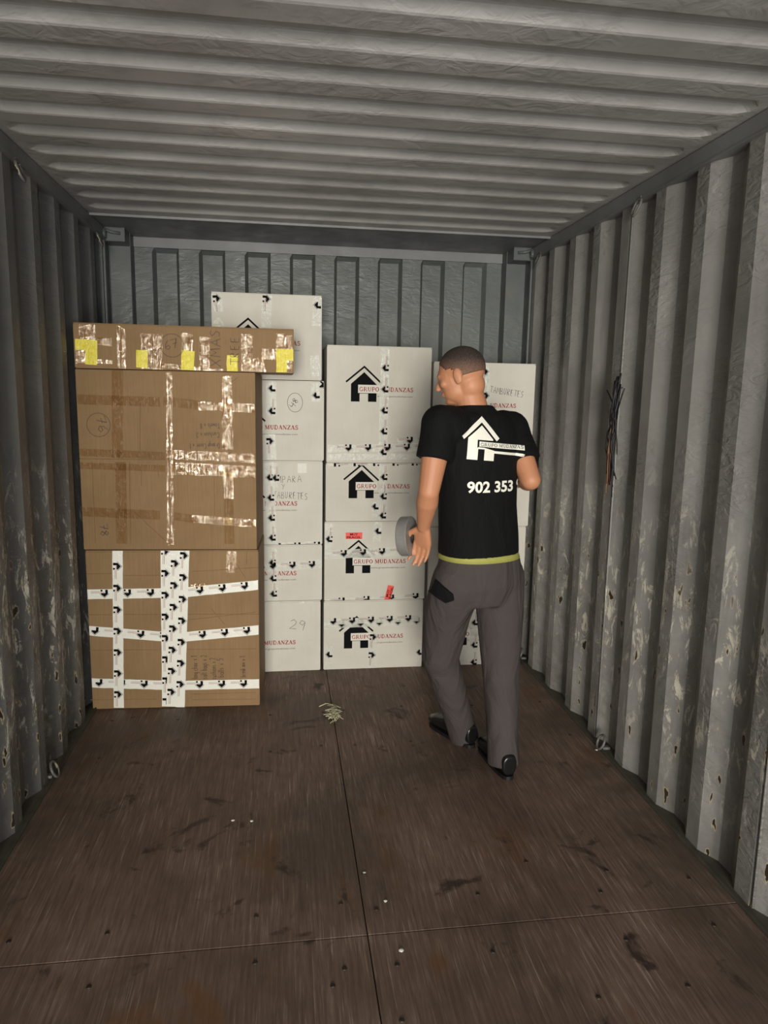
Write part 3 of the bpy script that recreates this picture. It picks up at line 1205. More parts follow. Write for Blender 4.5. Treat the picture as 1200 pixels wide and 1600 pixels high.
BT(t, o, (289, 858), (282, 1104), phase=0.03, layer=10, pitch=0.108, w=0.044, mats=ptape['mats'], crumple=0.0008, marks=True, name='packing_tape')
BT(t, o, (363, 860), (362, 894))
BT(t, o, (298, 915), (322, 914), w=0.02)
d = Decal()
for (px, txt, y0, hgt) in ((309, 'long chair x 1', 1060, 0.028), (324, 'salt bags x 2', 1060, 0.030), (338, 'cushions x 2', 1060, 0.028), (350, 'balls x 5', 1057, 0.030), (384, 'break mix x 1', 1056, 0.026)):
    x, z = B(px, y0)
    if px == 384:
        d.done('handwriting', [PENB], t, o)
        d = Decal()
    handwrite(d, txt, x, z, hgt, 90, 0.0022, wid=0.5 if px != 350 else 0.62)
d.done('handwriting', [PENB], t, o)
for (a, b) in (((134, 898), (175, 897)), ((193, 900), (250, 899)), ((135, 962), (405, 958)), ((296, 968), (400, 955)), ((138, 1018), (400, 1012)), ((300, 1084), (400, 1080)), ((300, 1093), (400, 1090)), ((140, 1096), (245, 1093)),
               ((370, 880), (384, 902)), ((330, 950), (352, 975)), ((386, 862), (386, 880)), ((300, 893), (405, 885))):
    crease(t, o, B(*a), B(*b))

# middle big box: two face flaps meeting in a level joint
t, o = carton('brown_carton', 'large brown box with circled 76, middle of the brown stack', -1.172, -0.368, BY, 0.797, 1.635, 0.395, BROWN, -0.050, group='brown boxes stacked by the left wall')
zj = B(260, 718)[1]
for (za, zb) in ((0.800, zj - 0.0012), (zj + 0.0012, 1.632)):
    bm = bmesh.new()
    box(bm, (-0.402, -0.0045, za - 0.797), (0.402, 0.0, zb - 0.797))
    bevel(bm, 0.0012, 2)
    obj('face_flap', bm, BROWN, t)
o2 = o
BY_save = BY
lift = dict(layer=10)
BT(t, o, (262, 582), (263, 851), w=0.010, layer=12)
BT(t, o, (267, 582), (270, 851), w=0.014, layer=11)
for (a, b, w, mt) in (((355, 588), (356, 637), .044, 0), ((356, 637), (356, 703), .05, 0), ((357, 737), (358, 778), .048, 0), ((358, 778), (359, 849), .046, 2),
                      ((310, 634), (402, 638), .040, 0), ((255, 626), (310, 633), .044, 2), ((268, 710), (402, 716), .044, 0), ((268, 731), (402, 737), .058, 0),
                      ((300, 810), (402, 817), .038, 0), ((272, 806), (300, 810), .038, 2),
                      ((120, 624), (250, 628), .044, 2), ((183, 574), (183, 716), .05, 2), ((188, 722), (190, 850), .05, 2), ((122, 800), (250, 805), .044, 2),
                      ((122, 707), (258, 712), .034, 2), ((123, 728), (258, 732), .030, 2)):
    mm = [CLEAR if mt == 0 else CLEARM, INK, GREYINK, RED]  # lengths that catch no light get the shineless copy of the tape
    BT(t, o, a, b, w=w, mats=mm, layer=10 + (1 if abs(a[0] - b[0]) < 20 else 0), crumple=0.0016 if mt == 0 else 0.0004, name='clear_tape' if mt == 0 else 'unlit_tape')
d = Decal()
x, z = B(153, 664)
d.rib([(x + 0.052 * math.cos(a * PI / 14), z + 0.054 * math.sin(a * PI / 14)) for a in range(28)], 0.0022, 11, 0, closed=True)
handwrite(d, '76', x - 0.012, z + 0.034, 0.042, -78, 0.0024, layer=11, wid=1.3)
d.done('handwriting', [PENB], t, o)
d = Decal()
x, z = B(158, 822)
handwrite(d, '78', x - 0.010, z + 0.006, 0.036, -84, 0.0024, layer=11, wid=1.2)
d.done('handwriting', [PENB], t, o)
d = Decal()
for (py, txt, px1, wd) in ((692, 'Orange Cover x 1', 344, 0.60), (675, 'Cushion x 2', 343, 0.70), (661, 'Towels x 8', 344, 0.66)):
    x, z = B(px1, py)
    handwrite(d, txt, x, z, 0.024, 182, 0.0022, layer=11, wid=wd * 0.85)
d.done('handwriting', [PENB], t, o)
for (a, b) in (((219, 630), (219, 710)), ((143, 722), (148, 850)), ((202, 722), (204, 850)), ((210, 800), (262, 848)), ((221, 725), (221, 760)), ((335, 724), (336, 806)), ((352, 606), (372, 590)), ((246, 725), (248, 745))):
    q = crease(t, o, B(*a), B(*b))
    q.location = (0, -0.0045, 0)

# long flat box on top
t, o = carton('brown_carton', 'long flat brown box marked XMAS TREE with yellow tape, topmost of the brown stack', -1.168, -0.190, BY, 1.637, 1.838, 0.38, BROWN, 0, group='brown boxes stacked by the left wall')
for (a, b, w) in (((131, 508), (131, 568), .040), ((143, 508), (143, 568), .036), ((185, 510), (186, 574), .014), ((193, 513), (194, 576), .018), ((228, 521), (230, 576), .046), ((246, 522), (247, 578), .044),
                  ((292, 519), (293, 580), .050), ((320, 526), (320, 575), .046), ((386, 522), (386, 586), .052), ((398, 560), (405, 588), .07), ((440, 522), (440, 588), .048), ((452, 524), (453, 588), .026),
                  ((152, 533), (176, 535), .034), ((118, 564), (176, 566), .02), ((250, 571), (350, 580), .020), ((408, 553), (432, 554), .05), ((118, 552), (134, 553), .03)):
    BT(t, o, a, b, w=w)
for (a, b, w) in (((117, 538), (136, 539), .048), ((143, 532), (143, 570), .050), ((222, 547), (222, 575), .052), ((294, 548), (293, 578), .056), ((363, 555), (363, 583), .050), ((431, 554), (459, 555), .052), ((440, 553), (440, 588), .050)):
    BT(t, o, a, b, w=w, mats=[YELLOW], layer=6, name='yellow_tape', label='piece of yellow tape')
d = Decal()
x, z = B(269, 540)
d.rib([(x + 0.052 * math.cos(a * PI / 14), z + 0.052 * math.sin(a * PI / 14)) for a in range(28)], 0.0022, 7, 0, closed=True)
handwrite(d, '67', x - 0.028, z - 0.022, 0.040, 14, 0.0024, layer=7, wid=1.05)
x, z = B(345, 573)
handwrite(d, 'XMAS', x, z, 0.044, 90, 0.0024, layer=7, wid=1.05)
x, z = B(374, 570)
handwrite(d, 'TREE', x, z, 0.040, 90, 0.0024, layer=7, wid=0.85)
d.done('handwriting', [PENB], t, o)

# ------------------------------------------------------------------ cord bundle on the right wall
t = thing('cord_bundle', 'black cord bundle with frayed brown strands hanging on the right wall', 'cords', (W2 - 0.004, 2.865, 1.60))
BLACK = plain('black_cord', (14, 13, 13), 0.55, var=0.05)
BRN = plain('brown_strand', (66, 34, 20), 0.6, var=0.1)
TAN = plain('tan_strand', (150, 110, 74), 0.6, var=0.1)
rb = random.Random(3)
bm = bmesh.new()
for k in range(16):
    y0 = rb.uniform(-0.014, 0.014)
    y1 = rb.uniform(-0.03, 0.03)
    zt = rb.uniform(-0.06, 0.05)
    ln = rb.uniform(0.28, 0.42)
    pts = []
    for i in range(9):
        q = i / 8
        pts.append((-0.010 - rb.uniform(0, 0.014) - 0.012 * math.sin(q * PI), y0 * (1 - q) + y1 * q + 0.014 * math.sin(q * 5 + k), zt - ln * q))
    tube(bm, pts, [0.0045, 0.005, 0.005, 0.0045, 0.004, 0.0035, 0.003, 0.003, 0.002], 6)
obj('cord', bm, BLACK, t)
for pts in ([(-.012, 0, -.14), (-.02, .02, -.09), (-.024, .05, -.05), (-.03, .075, -.02)], [(-.012, 0, -.14), (-.02, -.02, -.1), (-.024, -.05, -.05), (-.03, -.085, -.015)],
            [(-.012, .01, -.13), (-.03, .045, -.2), (-.03, .05, -.27), (-.02, .03, -.34)]):
    bm = bmesh.new()
    tube(bm, pts, 0.0028, 6)
    obj('loose_end', bm, BLACK, t)
bm = bmesh.new()
for k in range(6):
    y0 = rb.uniform(-0.01, 0.02)
    pts = [(-0.022 - 0.012 * math.sin(i / 6 * PI), y0 + 0.004 * math.sin(i + k) + 0.012 * i / 6, -0.20 - 0.032 * i * (1 + 0.08 * (k % 3))) for i in range(7)]
    tube(bm, pts, 0.003, 6)
q = obj('brown_strand', bm, BRN, t)
q['label'] = 'reddish brown strands'
bm = bmesh.new()
tube(bm, [(-0.034, 0.004, -.18), (-0.036, 0.010, -.28), (-0.030, 0.020, -.36), (-0.026, 0.026, -.46)], 0.002, 6)
tube(bm, [(-0.034, -0.002, -.24), (-0.036, 0.006, -.32), (-0.030, 0.012, -.42)], 0.0018, 6)
obj('tan_strand', bm, TAN, t)
bm = bmesh.new()
tube(bm, [(0.004, 0, -0.01), (-0.02, 0, -0.01), (-0.024, 0, 0.012)], 0.004, 8)
obj('hook', bm, DARKST, t)

# ------------------------------------------------------------------ litter on the floor
c = F(521, 1118)
bm = bmesh.new()
rb = random.Random(11)
for k in range(120):
    a = rb.uniform(0, 2 * PI)
    r0 = rb.uniform(0.0, 0.038)
    ln = rb.uniform(0.02, 0.06)
    b0 = Vector((r0 * math.cos(a) * 0.8, r0 * math.sin(a) * 2.3, 0.002 + rb.uniform(0, 0.010)))
    dirv = Vector((rb.uniform(-.6, .6), rb.uniform(-1, 1), 0)).normalized()
    sd = Vector((-dirv.y, dirv.x, 0)) * rb.uniform(0.001, 0.003)
    prev = None
    for i in range(5):
        q = i / 4
        p = b0 + dirv * ln * (q - 0.5) + Vector((0, 0, 0.010 * math.sin(q * PI) * rb.random()))
        s2 = sd * (1 - q * 0.6)
        r = [bm.verts.new(p + s2), bm.verts.new(p + Vector((0, 0, 0.002))), bm.verts.new(p - s2)]
        if prev:
            bm.faces.new((prev[0], r[0], r[1], prev[1]))
            bm.faces.new((prev[1], r[1], r[2], prev[2]))
        prev = r
tube(bm, [(-0.065, 0.10, 0.004), (-0.03, 0.115, 0.012), (0.01, 0.10, 0.010), (0.04, 0.07, 0.006)], 0.0022, 6)
o = obj('frayed_scrap', bm, plain('pale_fibre', (196, 190, 156), 0.7, var=0.15), None, (c.x, c.y, 0.0))
tag(o, 'pale frayed scrap of fibres on the floor over the centre joint', 'scrap')
for (px, py, sz) in ((364, 1282, .006), (393, 1283, .006), (569, 1364, .006), (627, 1485, .008), (602, 1408, .006), (932, 1172, .006)):
    p = F(px, py)
    bm = bmesh.new()
    bmesh.ops.create_icosphere(bm, subdivisions=2, radius=sz)
    for v in bm.verts:
        v.co = Vector((v.co.x * rb.uniform(.7, 1.2), v.co.y * rb.uniform(.6, 1.1), max(v.co.z * 0.4, -0.001) + 0.001))
    o = obj('paper_crumb', bm, PAPER, None, (p.x, p.y, 0.0))
    tag(o, {364: 'white crumb on the left floor sheet, left one of a close pair', 393: 'white crumb on the left floor sheet, right one of a close pair', 569: 'white crumb beside the centre floor joint',
            627: 'largest white crumb, on the nearest right floor sheet', 602: 'white crumb at the crossing of the floor joints', 932: 'white crumb on the floor near the right wall'}[px], 'crumb', 'pale crumbs on the floor')

# ------------------------------------------------------------------ the man
SKIN = plain('skin', (182, 126, 92), 0.55, var=0.05, nscale=14)
SKIN.node_tree.nodes['Principled BSDF'].inputs['Subsurface Weight'].default_value = 0.08
SHIRT = plain('black_shirt_fabric', (12, 12, 13), 0.85, var=0.05, spec=0.2)
TROUS = plain('grey_brown_work_trousers', (68, 62, 60), 0.85, nscale=9, var=0.06, bumps=0.0, spec=0.2)
HAIR = plain('cropped_dark_hair', (52, 40, 34), 0.8, nscale=260, var=0.3, bumps=0.5)
SHOE = plain('black_shoe_leather', (20, 20, 20), 0.3, var=0.05)
HIVIS = plain('yellow_green_trim', (152, 150, 74), 0.7, var=0.05)
PRINT = plain('white_shirt_print', (226, 224, 210), 0.6, var=0.03)


def folds(m, strength, dist, sc=(7, 7, 2.6)):
    nt = m.node_tree
    hh = NT(nt)
    f = hh.noise(hh.coord(sc, rot=(0.25, 0.2, 0)), 1.6, 3, 0.5, 0.8)
    hh.l(hh.bump(f, strength, dist), nt.nodes['Principled BSDF'].inputs['Normal'])


hn = NT(HAIR.node_tree)
zs_ = hn.n('ShaderNodeSeparateXYZ')
hn.l(hn.coord(), zs_.inputs[0])
fd = hn.ramp(zs_.outputs['Z'], 1.615, 1.690)
fd = hn.math('ADD', fd, hn.ramp(hn.noise(hn.coord(), 260, 2), 0.3, 0.7, -0.25, 0.25))
hn.l(hn.mix(hn.ramp(fd, 0.0, 1.0), rgb((120, 88, 70)), rgb((44, 35, 31))), HAIR.node_tree.nodes['Principled BSDF'].inputs['Base Color'])
folds(SHIRT, 0.5, 0.03)
folds(TROUS, 0.6, 0.035)

BF = Vector((-0.34, 0.94, 0)).normalized()      # facing direction
BL = Vector((-BF.y, BF.x, 0))                   # towards his left hand
UP = Vector((0, 0, 1))


def ball(bm, c, r, seg=16, rot=None):
    rr = bmesh.ops.create_uvsphere(bm, u_segments=seg, v_segments=max(8, seg // 2 + 2), radius=1.0)
    r = (r, r, r) if isinstance(r, (int, float)) else r
    for v in rr['verts']:
        q = Vector((v.co.x * r[0], v.co.y * r[1], v.co.z * r[2]))
        if rot is not None:
            q = rot @ q
        v.co = q + Vector(c)


def limb(bm, pts, rs, n=14):
    """tapered limb through joints with rounded joints"""
    for p, r in zip(pts, rs):
        ball(bm, p, r, n)
    for i in range(len(pts) - 1):
        tube(bm, [pts[i], pts[i + 1]], [rs[i], rs[i + 1]], n)


def loft(bm, rings, n=28):
    """rings: (centre, axis_u, axis_v, ru, rv, power)"""
    R = []
    for (c, u, v, ru, rv, pw) in rings:
        row = []
        for k in range(n):
            a = 2 * PI * k / n
            ca, sa = math.cos(a), math.sin(a)
            x = math.copysign(abs(ca) ** (2 / pw), ca) * ru
            y = math.copysign(abs(sa) ** (2 / pw), sa) * rv
            row.append(bm.verts.new(Vector(c) + u * x + v * y))
        R.append(row)
    for i in range(len(R) - 1):
        for k in range(n):
            bm.faces.new((R[i][k], R[i][(k + 1) % n], R[i + 1][(k + 1) % n], R[i + 1][k]))
    bm.faces.new(list(reversed(R[0])))
    bm.faces.new(R[-1])


def fuse(name, bm, mat, parent, vox, smooth=6, base=None):
    """weld overlapping volumes into one continuous skin"""
    bmesh.ops.recalc_face_normals(bm, faces=list(bm.faces))
    me = bpy.data.meshes.new(name)
    bm.to_mesh(me)
    bm.free()
    o = bpy.data.objects.new(name, me)
    COL.objects.link(o)
    md = o.modifiers.new('r', 'REMESH')
    md.mode = 'VOXEL'
    md.voxel_size = vox
    sm = o.modifiers.new('s', 'SMOOTH')
    sm.iterations = smooth
    sm.factor = 0.5
    dg = bpy.context.evaluated_depsgraph_get()
    me2 = bpy.data.meshes.new_from_object(o.evaluated_get(dg))
    bpy.data.objects.remove(o)
    bpy.data.meshes.remove(me)
    for p in me2.polygons:
        p.use_smooth = True
    me2.materials.clear()
    return link(name, me2, mat, parent)


man = thing('person', 'man in black T-shirt and grey-brown work trousers walking with his back turned', 'person', (0, 0, 0))

# joints
hipc = Vector((0.545, 2.70, 0.93))
hipL = hipc + BL * 0.088 + Vector((0, 0, -0.03))
hipR = hipc - BL * 0.088 + Vector((0, 0, -0.03))
kneL = P3(688, 1026, 2.80)
kneR = P3(782, 1040, 2.72)
ankL = P3(722, 1140, 2.93)
ankR = P3(786, 1172, 2.66)
chest = P3(742, 745, 2.70)
shL = P3(688, 660, 2.62)
shR = P3(798, 668, 2.78)
elL = P3(670, 768, 2.57)
wrL = P3(662, 822, 2.68)
elR = P3(829, 750, 2.65)
wrR = P3(815, 752, 2.90)
neck0 = P3(742, 640, 2.71)
neck1 = P3(732, 612, 2.715)
headc = P3(720, 588, 2.715)

# head turned to his left and looking down
HF = Vector((-0.86, 0.42, -0.30)).normalized()
HU = (UP - HF * UP.dot(HF)).normalized()
HS = HU.cross(HF).normalized()                  # to his left
HM = Matrix((HF, HS, HU)).transposed()          # columns: forward, left, up


def HP(f, l, u):
    return headc + (HF * f + HS * l + HU * u) * 0.94


bm = bmesh.new()
# head
ball(bm, HP(-0.012, 0, 0.028), (0.090, 0.072, 0.083), 24, HM)
ball(bm, HP(0.030, 0, 0.000), (0.062, 0.062, 0.075), 20, HM)
ball(bm, HP(0.030, 0, -0.052), (0.055, 0.053, 0.047), 20, HM)
ball(bm, HP(0.062, 0, -0.086), (0.026, 0.026, 0.020), 14, HM)     # chin
ball(bm, HP(0.080, 0, 0.022), (0.014, 0.044, 0.010), 14, HM)      # brow
tube(bm, [HP(0.084, 0, 0.014), HP(0.102, 0, -0.016), HP(0.108, 0, -0.026)], [0.008, 0.011, 0.012], 10)   # nose
ball(bm, HP(0.104, 0, -0.026), (0.012, 0.016, 0.009), 12, HM)
ball(bm, HP(0.086, 0, -0.050), (0.012, 0.024, 0.006), 12, HM)     # lips
ball(bm, HP(0.084, 0, -0.060), (0.012, 0.021, 0.006), 12, HM)
for s in (-1, 1):
    ball(bm, HP(0.064, s * 0.042, -0.014), (0.020, 0.020, 0.018), 12, HM)   # cheek
    ball(bm, HP(-0.004, s * 0.080, -0.004), (0.018, 0.007, 0.030), 12, HM)  # ear
    ball(bm, HP(0.002, s * 0.076, -0.022), (0.010, 0.008, 0.014), 12, HM)
# neck, trunk core
limb(bm, [HP(-0.030, 0, -0.045), neck1, neck0 + Vector((0, 0, -0.03))], [0.056, 0.056, 0.062], 20)
loft(bm, [(hipc + Vector((0, 0, -0.10)), BL, BF, 0.13, 0.09, 2.2), (hipc + Vector((0, 0, 0.05)), BL, BF, 0.135, 0.09, 2.2), (chest + Vector((0, 0, -0.02)), BL, BF, 0.14, 0.09, 2.2),
          (chest + Vector((0, 0, 0.14)), BL, BF, 0.15, 0.09, 2.2), ((shL + shR) / 2 + Vector((0, 0, 0.02)), BL, BF, 0.12, 0.07, 2.2)])
# legs inside the trousers
for h_, k_, a_ in ((hipL, kneL, ankL), (hipR, kneR, ankR)):
    limb(bm, [h_, k_, a_], [0.066, 0.046, 0.034])
    tube(bm, [k_ + (a_ - k_) * 0.05, k_ + (a_ - k_) * 0.3, a_], [0.044, 0.048, 0.032], 14)
# arms
for s_, e_, w_ in ((shL, elL, wrL), (shR, elR, wrR)):
    ax = (w_ - e_)
    limb(bm, [s_, s_ + (e_ - s_) * 0.45, e_], [0.056, 0.051, 0.040], 16)
    limb(bm, [e_, e_ + ax * 0.28, e_ + ax * 0.75, w_], [0.039, 0.043, 0.032, 0.027], 16)


def hand(bm, wr, d, side, palmn, curls, spread=0.003, sc=1.0):
    """wr wrist, d direction of the palm, side = towards the thumb, palmn = palm normal (fingers bend to it)"""
    d = d.normalized()
    side = (side - d * side.dot(d)).normalized()
    pn = d.cross(side)
    if pn.dot(palmn) < 0:
        pn = -pn
    loft(bm, [(wr, side, pn, 0.026 * sc, 0.020 * sc, 2.2), (wr + d * 0.03 * sc, side, pn, 0.034 * sc, 0.017 * sc, 2.4),
              (wr + d * 0.075 * sc, side, pn, 0.041 * sc, 0.015 * sc, 2.6), (wr + d * 0.098 * sc, side, pn, 0.038 * sc, 0.012 * sc, 2.6)], 18)
    lens = ((0.044, 0.026, 0.020), (0.049, 0.030, 0.021), (0.045, 0.028, 0.020), (0.034, 0.021, 0.018))
    for i in range(4):
        off = (1.5 - i) * 0.0205 * sc
        base = wr + d * (0.088 if i in (1, 2) else 0.082) * sc + side * off
        cur = base
        ang = 0.0
        rr = (0.0102, 0.0094, 0.0086, 0.0074) if i < 3 else (0.0088, 0.0082, 0.0074, 0.0064)
        pts, rs = [base - d * 0.02], [rr[0]]
        pts.append(base)
        rs.append(rr[0])
        dd = (d + side * (1.5 - i) * spread * 4).normalized()
        for j, L in enumerate(lens[i]):
            ang += curls[i][j]
            v = dd * math.cos(ang) + pn * math.sin(ang)
            cur = cur + v * L * sc
            pts.append(cur)
            rs.append(rr[j + 1])
        limb(bm, pts, [r * sc for r in rs], 10)
    # thumb from the side of the palm
    b0 = wr + d * 0.028 * sc + side * 0.022 * sc
    t1 = b0 + (d * 0.55 + side * 0.75 + pn * 0.25).normalized() * 0.040 * sc
    t2 = t1 + (d * 0.85 + side * 0.25 + pn * 0.45).normalized() * 0.032 * sc
    t3 = t2 + (d * 0.90 + side * -0.05 + pn * 0.45).normalized() * 0.024 * sc
    limb(bm, [b0, t1, t2, t3], [0.0155 * sc, 0.0115 * sc, 0.0100 * sc, 0.0078 * sc], 10)


# left hand hangs, back of hand towards the camera side, fingers hooked down over the roll
dL = (P3(659, 868, 2.74) - wrL)
hand(bm, wrL + dL.normalized() * -0.004, dL, Vector((-0.7, 0.7, 0.1)), Vector((-0.75, -0.5, 0)) * 1.0,
     ((0.25, 0.45, 0.35), (0.2, 0.4, 0.3), (0.18, 0.35, 0.3), (0.15, 0.3, 0.3)))
dR = Vector((-0.45, 0.85, -0.05))
hand(bm, wrR, dR, Vector((0, 0.1, 1)), Vector((-1, -0.3, 0)), ((0.4, 0.6, 0.4), (0.45, 0.65, 0.4), (0.5, 0.65, 0.4), (0.5, 0.7, 0.4)))
body = fuse('body', bm, SKIN, man, 0.0042, 5)

# eyes
for s in (-1, 1):
    bm = bmesh.new()
    ball(bm, HP(0.074, s * 0.030, 0.004), 0.0105, 16)
    q = obj('eye', bm, plain('eye_white', (205, 200, 190), 0.25) if s < 0 else bpy.data.materials['eye_white'], man, smooth=True)

# hair: close-cropped cap over the skull
bm = bmesh.new()
ball(bm, HP(-0.012, 0, 0.028), (0.0925, 0.0745, 0.0855), 64, HM)
kill = []
for v in bm.verts:
    q = HM.transposed() @ (v.co - headc)
    lim = 0.004 + max(0, q.x + 0.02) * 0.9 if q.x < 0.03 else 0.030 + (q.x - 0.03) * 1.2
    if q.z < lim - 0.01:
        kill.append(v)
bmesh.ops.delete(bm, geom=kill, context='VERTS')
o = obj('hair', bm, HAIR, man, smooth=True)
md = o.modifiers.new('t', 'SOLIDIFY')
md.thickness = 0.004
o['label'] = 'very short dark hair'

# T-shirt
bm = bmesh.new()
shm = (shL + shR) / 2


def ring(c, ru, rv, tw=0.0, pw=2.3):
    u = (BL * math.cos(tw) + BF * math.sin(tw))
    v = (BF * math.cos(tw) - BL * math.sin(tw))
    return (c, u, v, ru, rv, pw)


loft(bm, [ring(Vector((0.530, 2.695, 0.925)), 0.168, 0.128), ring(Vector((0.528, 2.695, 1.00)), 0.166, 0.124), ring(Vector((0.520, 2.70, 1.12)), 0.163, 0.118),
          ring(Vector((0.515, 2.705, 1.24)), 0.168, 0.120), ring(Vector((0.512, 2.71, 1.34)), 0.176, 0.120),
          ring(shm + Vector((0, 0.01, -0.01)), 0.172, 0.105), ring(shm + Vector((-0.004, 0.01, 0.035)), 0.140, 0.088), ring(neck0 + Vector((0, 0.0, 0.000)), 0.082, 0.070), ring(neck0 + Vector((0, 0, 0.018)), 0.068, 0.066)], 36)
for s_, e_ in ((shL, elL), (shR, elR)):
    d_ = (e_ - s_)
    hem = s_ + d_ * (0.54 if s_ is shL else 0.66)
    limb(bm, [s_ + (shm - s_) * 0.25 + Vector((0, 0, -0.012)), s_ + Vector((0, 0, -0.006))], [0.080, 0.073], 18)
    tube(bm, [s_, s_ + d_ * 0.25, hem], [0.072, 0.068, 0.070], 20)
shirt = fuse('shirt', bm, SHIRT, man, 0.007, 6)

# yellow-green trim showing under the shirt hem
bm = bmesh.new()
loft(bm, [ring(Vector((0.531, 2.695, 0.912)), 0.170, 0.134), ring(Vector((0.531, 2.695, 0.945)), 0.160, 0.122)], 36)
o = obj('waist_trim', bm, HIVIS, man, smooth=True)
o['label'] = 'yellow-green band below the black shirt hem'

# trousers
bm = bmesh.new()
loft(bm, [ring(hipc + Vector((0, 0, -0.21)), 0.12, 0.095), ring(hipc + Vector((0, 0, -0.12)), 0.176, 0.130), ring(hipc + Vector((-0.008, 0, -0.03)), 0.172, 0.128), ring(hipc + Vector((-0.012, 0, 0.02)), 0.157, 0.118)], 30)
for h_, k_, a_, s in ((hipL, kneL, ankL, 1), (hipR, kneR, ankR, -1)):
    sh = a_ - k_
    th = k_ - h_
    limb(bm, [h_ + Vector((0, 0, -0.08)) + BL * s * (0.022 if s > 0 else 0.004), h_ + th * 0.5 + BL * s * (0.018 if s > 0 else 0.0), k_], [0.104, 0.098, 0.080], 20)
    limb(bm, [k_, k_ + sh * 0.35, k_ + sh * 0.8], [0.077, 0.073, 0.066], 20)
    tube(bm, [k_ + sh * 0.8, a_ + sh.normalized() * 0.060], [0.066, 0.068], 20)
trousers = fuse('trousers', bm, TROUS, man, 0.009, 14)

# dark tool pocket on the left hip: bent slab laid on the cloth
dg = bpy.context.evaluated_depsgraph_get()


def bvh_of(o):
    me = o.data
    return BVHTree.FromPolygons([v.co[:] for v in me.vertices], [p.vertices[:] for p in me.polygons])


tb, sb = bvh_of(trousers), bvh_of(shirt)


def drape(bm, tree, off, start_y=1.5):
    """lay flat artwork (x, z) on the back of a garment along +y"""
    for v in list(bm.verts):
        hit = tree.ray_cast(Vector((v.co.x, start_y, v.co.z)), Vector((0, 1, 0)))
        if hit[0] is not None:
            n = hit[1] if hit[1].y < 0 else -hit[1]
            v.co = hit[0] + n * off
            v.tag = True
        else:
            v.tag = False
    bmesh.ops.delete(bm, geom=[v for v in bm.verts if not v.tag], context='VERTS')


def dense(bm, maxlen=0.007):
    bmesh.ops.triangulate(bm, faces=list(bm.faces))
    for _ in range(6):
        es = [e for e in bm.edges if e.calc_length() > maxlen]
        if not es:
            break
        bmesh.ops.subdivide_edges(bm, edges=es, cuts=1)
        bmesh.ops.triangulate(bm, faces=list(bm.faces))


d = Decal()
q = [P(*p, 2.62) for p in ((662, 893), (672, 896), (704, 922), (706, 930), (696, 937), (666, 922))]
d.poly(q, 0, 0)
dense(d.bm, 0.015)
drape(d.bm, tb, 0.006)
o = obj('tool_pocket', d.bm, SHIRT, man)
o['label'] = 'black pocket on the left hip'
md = o.modifiers.new('t', 'SOLIDIFY')
md.thickness = 0.008

# shirt print
d = Decal()
PS = 0.00036 * 1.12
ox, oz = P(751, 684, 2.60)
ca, sa = math.cos(math.radians(-4)), math.sin(math.radians(-4))


def PT(u, v):
    return ox + (u * ca - v * sa) * PS * 0.92, oz + (u * sa + v * ca) * PS


d.rib([PT(-198, -8), PT(0, 168), PT(190, -8)], 40 * PS, 0, 0)
d.poly([PT(-140, -205), PT(-140, -8), PT(0, 112), PT(132, -8), PT(132, -20), PT(-40, -20), PT(-40, -92), PT(-30, -92), PT(-30, -205)], 0, 0)
d.poly([PT(40, -205), PT(40, -104), PT(-30, -104), PT(-30, -86), PT(40, -90), PT(150, -110), PT(150, -205)], 0, 0)
d.poly([PT(-20, -34), PT(520, -44), PT(520, -90), PT(-20, -80)], 0, 0)
d.poly([PT(150, -112), PT(520, -122), PT(520, -146), PT(150, -134)], 0, 0)
dense(d.bm)
drape(d.bm, sb, 0.0022)
obj('shirt_logo', d.bm, PRINT, man)
d = Decal()
serif_text(d, 'GRUPO MUDANZAS', lambda u, v: PT(u / PS - 8, v / PS - 76), 30 * PS, 520 * PS, 0, 0)
dense(d.bm)
drape(d.bm, sb, 0.0034)
obj('shirt_lettering', d.bm, SHIRT, man)
d = Decal()
x, z = P(727, 768, 2.60)
sans_text(d, '902 353 9', lambda u, v: (x + u, z + v - u * 0.0), 0.040, 0.245, 0, 0, 0.03)
dense(d.bm)
drape(d.bm, sb, 0.0025)
obj('shirt_phone_number', d.bm, PRINT, man)

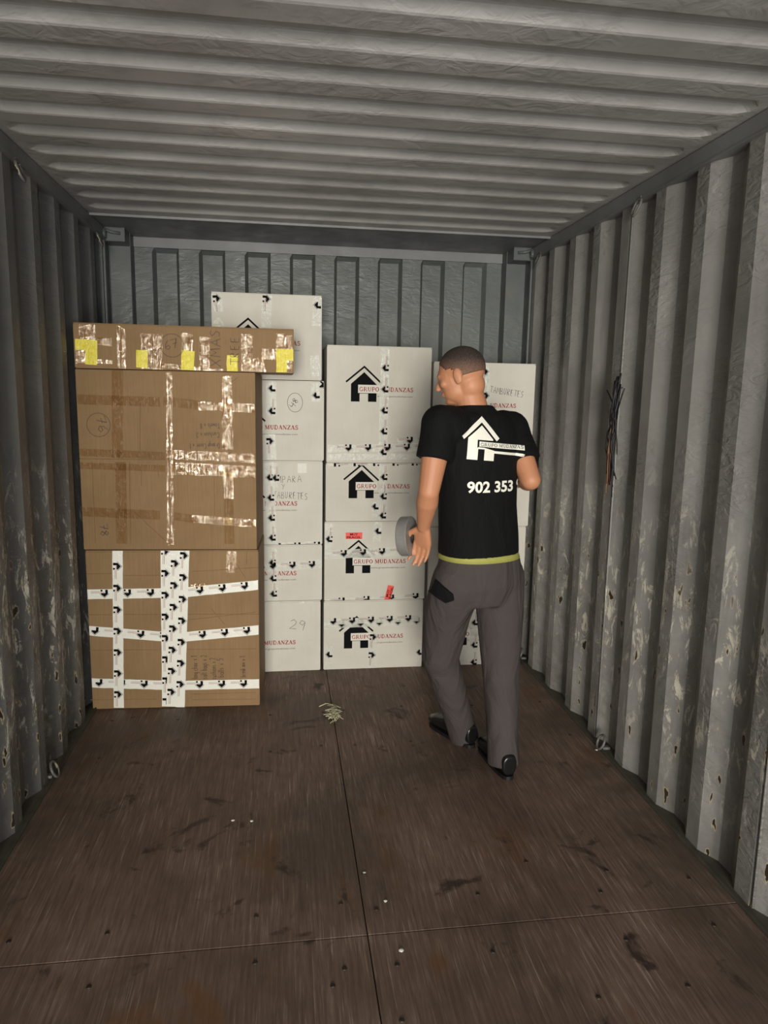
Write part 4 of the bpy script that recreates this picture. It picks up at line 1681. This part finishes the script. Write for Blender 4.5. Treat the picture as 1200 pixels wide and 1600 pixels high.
# shoes
def shoe(ank, fwd, name):
    fwd = Vector((fwd.x, fwd.y, 0)).normalized()
    sd = Vector((-fwd.y, fwd.x, 0))
    b = Vector((ank.x, ank.y, 0)) + fwd * -0.075
    bm = bmesh.new()
    prof = [(0.000, 0.030, 0.055, 0.040), (0.03, 0.036, 0.050, 0.052), (0.07, 0.038, 0.055, 0.062), (0.12, 0.040, 0.045, 0.050), (0.18, 0.046, 0.034, 0.036), (0.24, 0.046, 0.028, 0.028), (0.285, 0.030, 0.020, 0.018)]
    rings = [(b + fwd * t_ + Vector((0, 0, 0.018 + h)), sd, UP, w, h, 2.4) for (t_, w, _, h) in prof]
    loft(bm, rings, 20)
    limb(bm, [b + fwd * 0.055 + Vector((0, 0, 0.07)), b + fwd * 0.065 + Vector((0, 0, 0.115))], [0.040, 0.038], 16)
    for v in bm.verts:
        v.co.z = max(v.co.z, 0.014)
    s_ = fuse('shoe', bm, SHOE, man, 0.005, 4)
    bm = bmesh.new()
    out = []
    n = 26
    for k in range(n):
        a = 2 * PI * k / n
        ca_, sa_ = math.cos(a), math.sin(a)
        wv = 0.040 + 0.008 * ca_
        out.append(b + fwd * (0.142 + 0.146 * math.copysign(abs(ca_) ** 0.7, ca_)) + sd * wv * math.copysign(abs(sa_) ** 0.6, sa_))
    lo = [bm.verts.new(p + Vector((0, 0, 0.0005))) for p in out]
    hi = [bm.verts.new(p + Vector((0, 0, 0.016))) for p in out]
    bm.faces.new(list(reversed(lo)))
    bm.faces.new(hi)
    for k in range(n):
        bm.faces.new((lo[k], lo[(k + 1) % n], hi[(k + 1) % n], hi[k]))
    obj('sole', bm, BLACK, s_)
    return s_


shoe(ankR, Vector((-0.1, 1, 0)), 'shoe')
shoe(ankL, Vector((-0.45, 0.9, 0)), 'shoe')

# roll of stretch film / tape hanging from the left hand
rc = P3(636, 838, 2.76)
ax = Vector((0.86, -0.48, 0.10)).normalized()
t = thing('film_roll', 'grey roll of film held in the man\'s left hand', 'roll', rc)
a1 = ax.orthogonal().normalized()
a2 = ax.cross(a1)
FILM = plain('grey_film_roll', (120, 118, 114), 0.35, var=0.1, nscale=30)
CORE = plain('dark_core', (60, 54, 48), 0.7, var=0.1)


def ringbody(r0, r1, h, name, mat):
    bm = bmesh.new()
    n = 40
    pr = [(r0, -h), (r1 - 0.002, -h), (r1, -h + 0.003), (r1, h - 0.003), (r1 - 0.002, h), (r0, h)]
    R = [[bm.verts.new(ax * hh + (a1 * math.cos(2 * PI * k / n) + a2 * math.sin(2 * PI * k / n)) * rr) for k in range(n)] for rr, hh in pr]
    for i in range(len(pr)):
        for k in range(n):
            f = bm.faces.new((R[i][k], R[i][(k + 1) % n], R[(i + 1) % len(pr)][(k + 1) % n], R[(i + 1) % len(pr)][k]))
    bmesh.ops.recalc_face_normals(bm, faces=list(bm.faces))
    return obj(name, bm, mat, t)


ringbody(0.030, 0.080, 0.022, 'film_winding', FILM)
ringbody(0.026, 0.030, 0.024, 'cardboard_core', CORE)
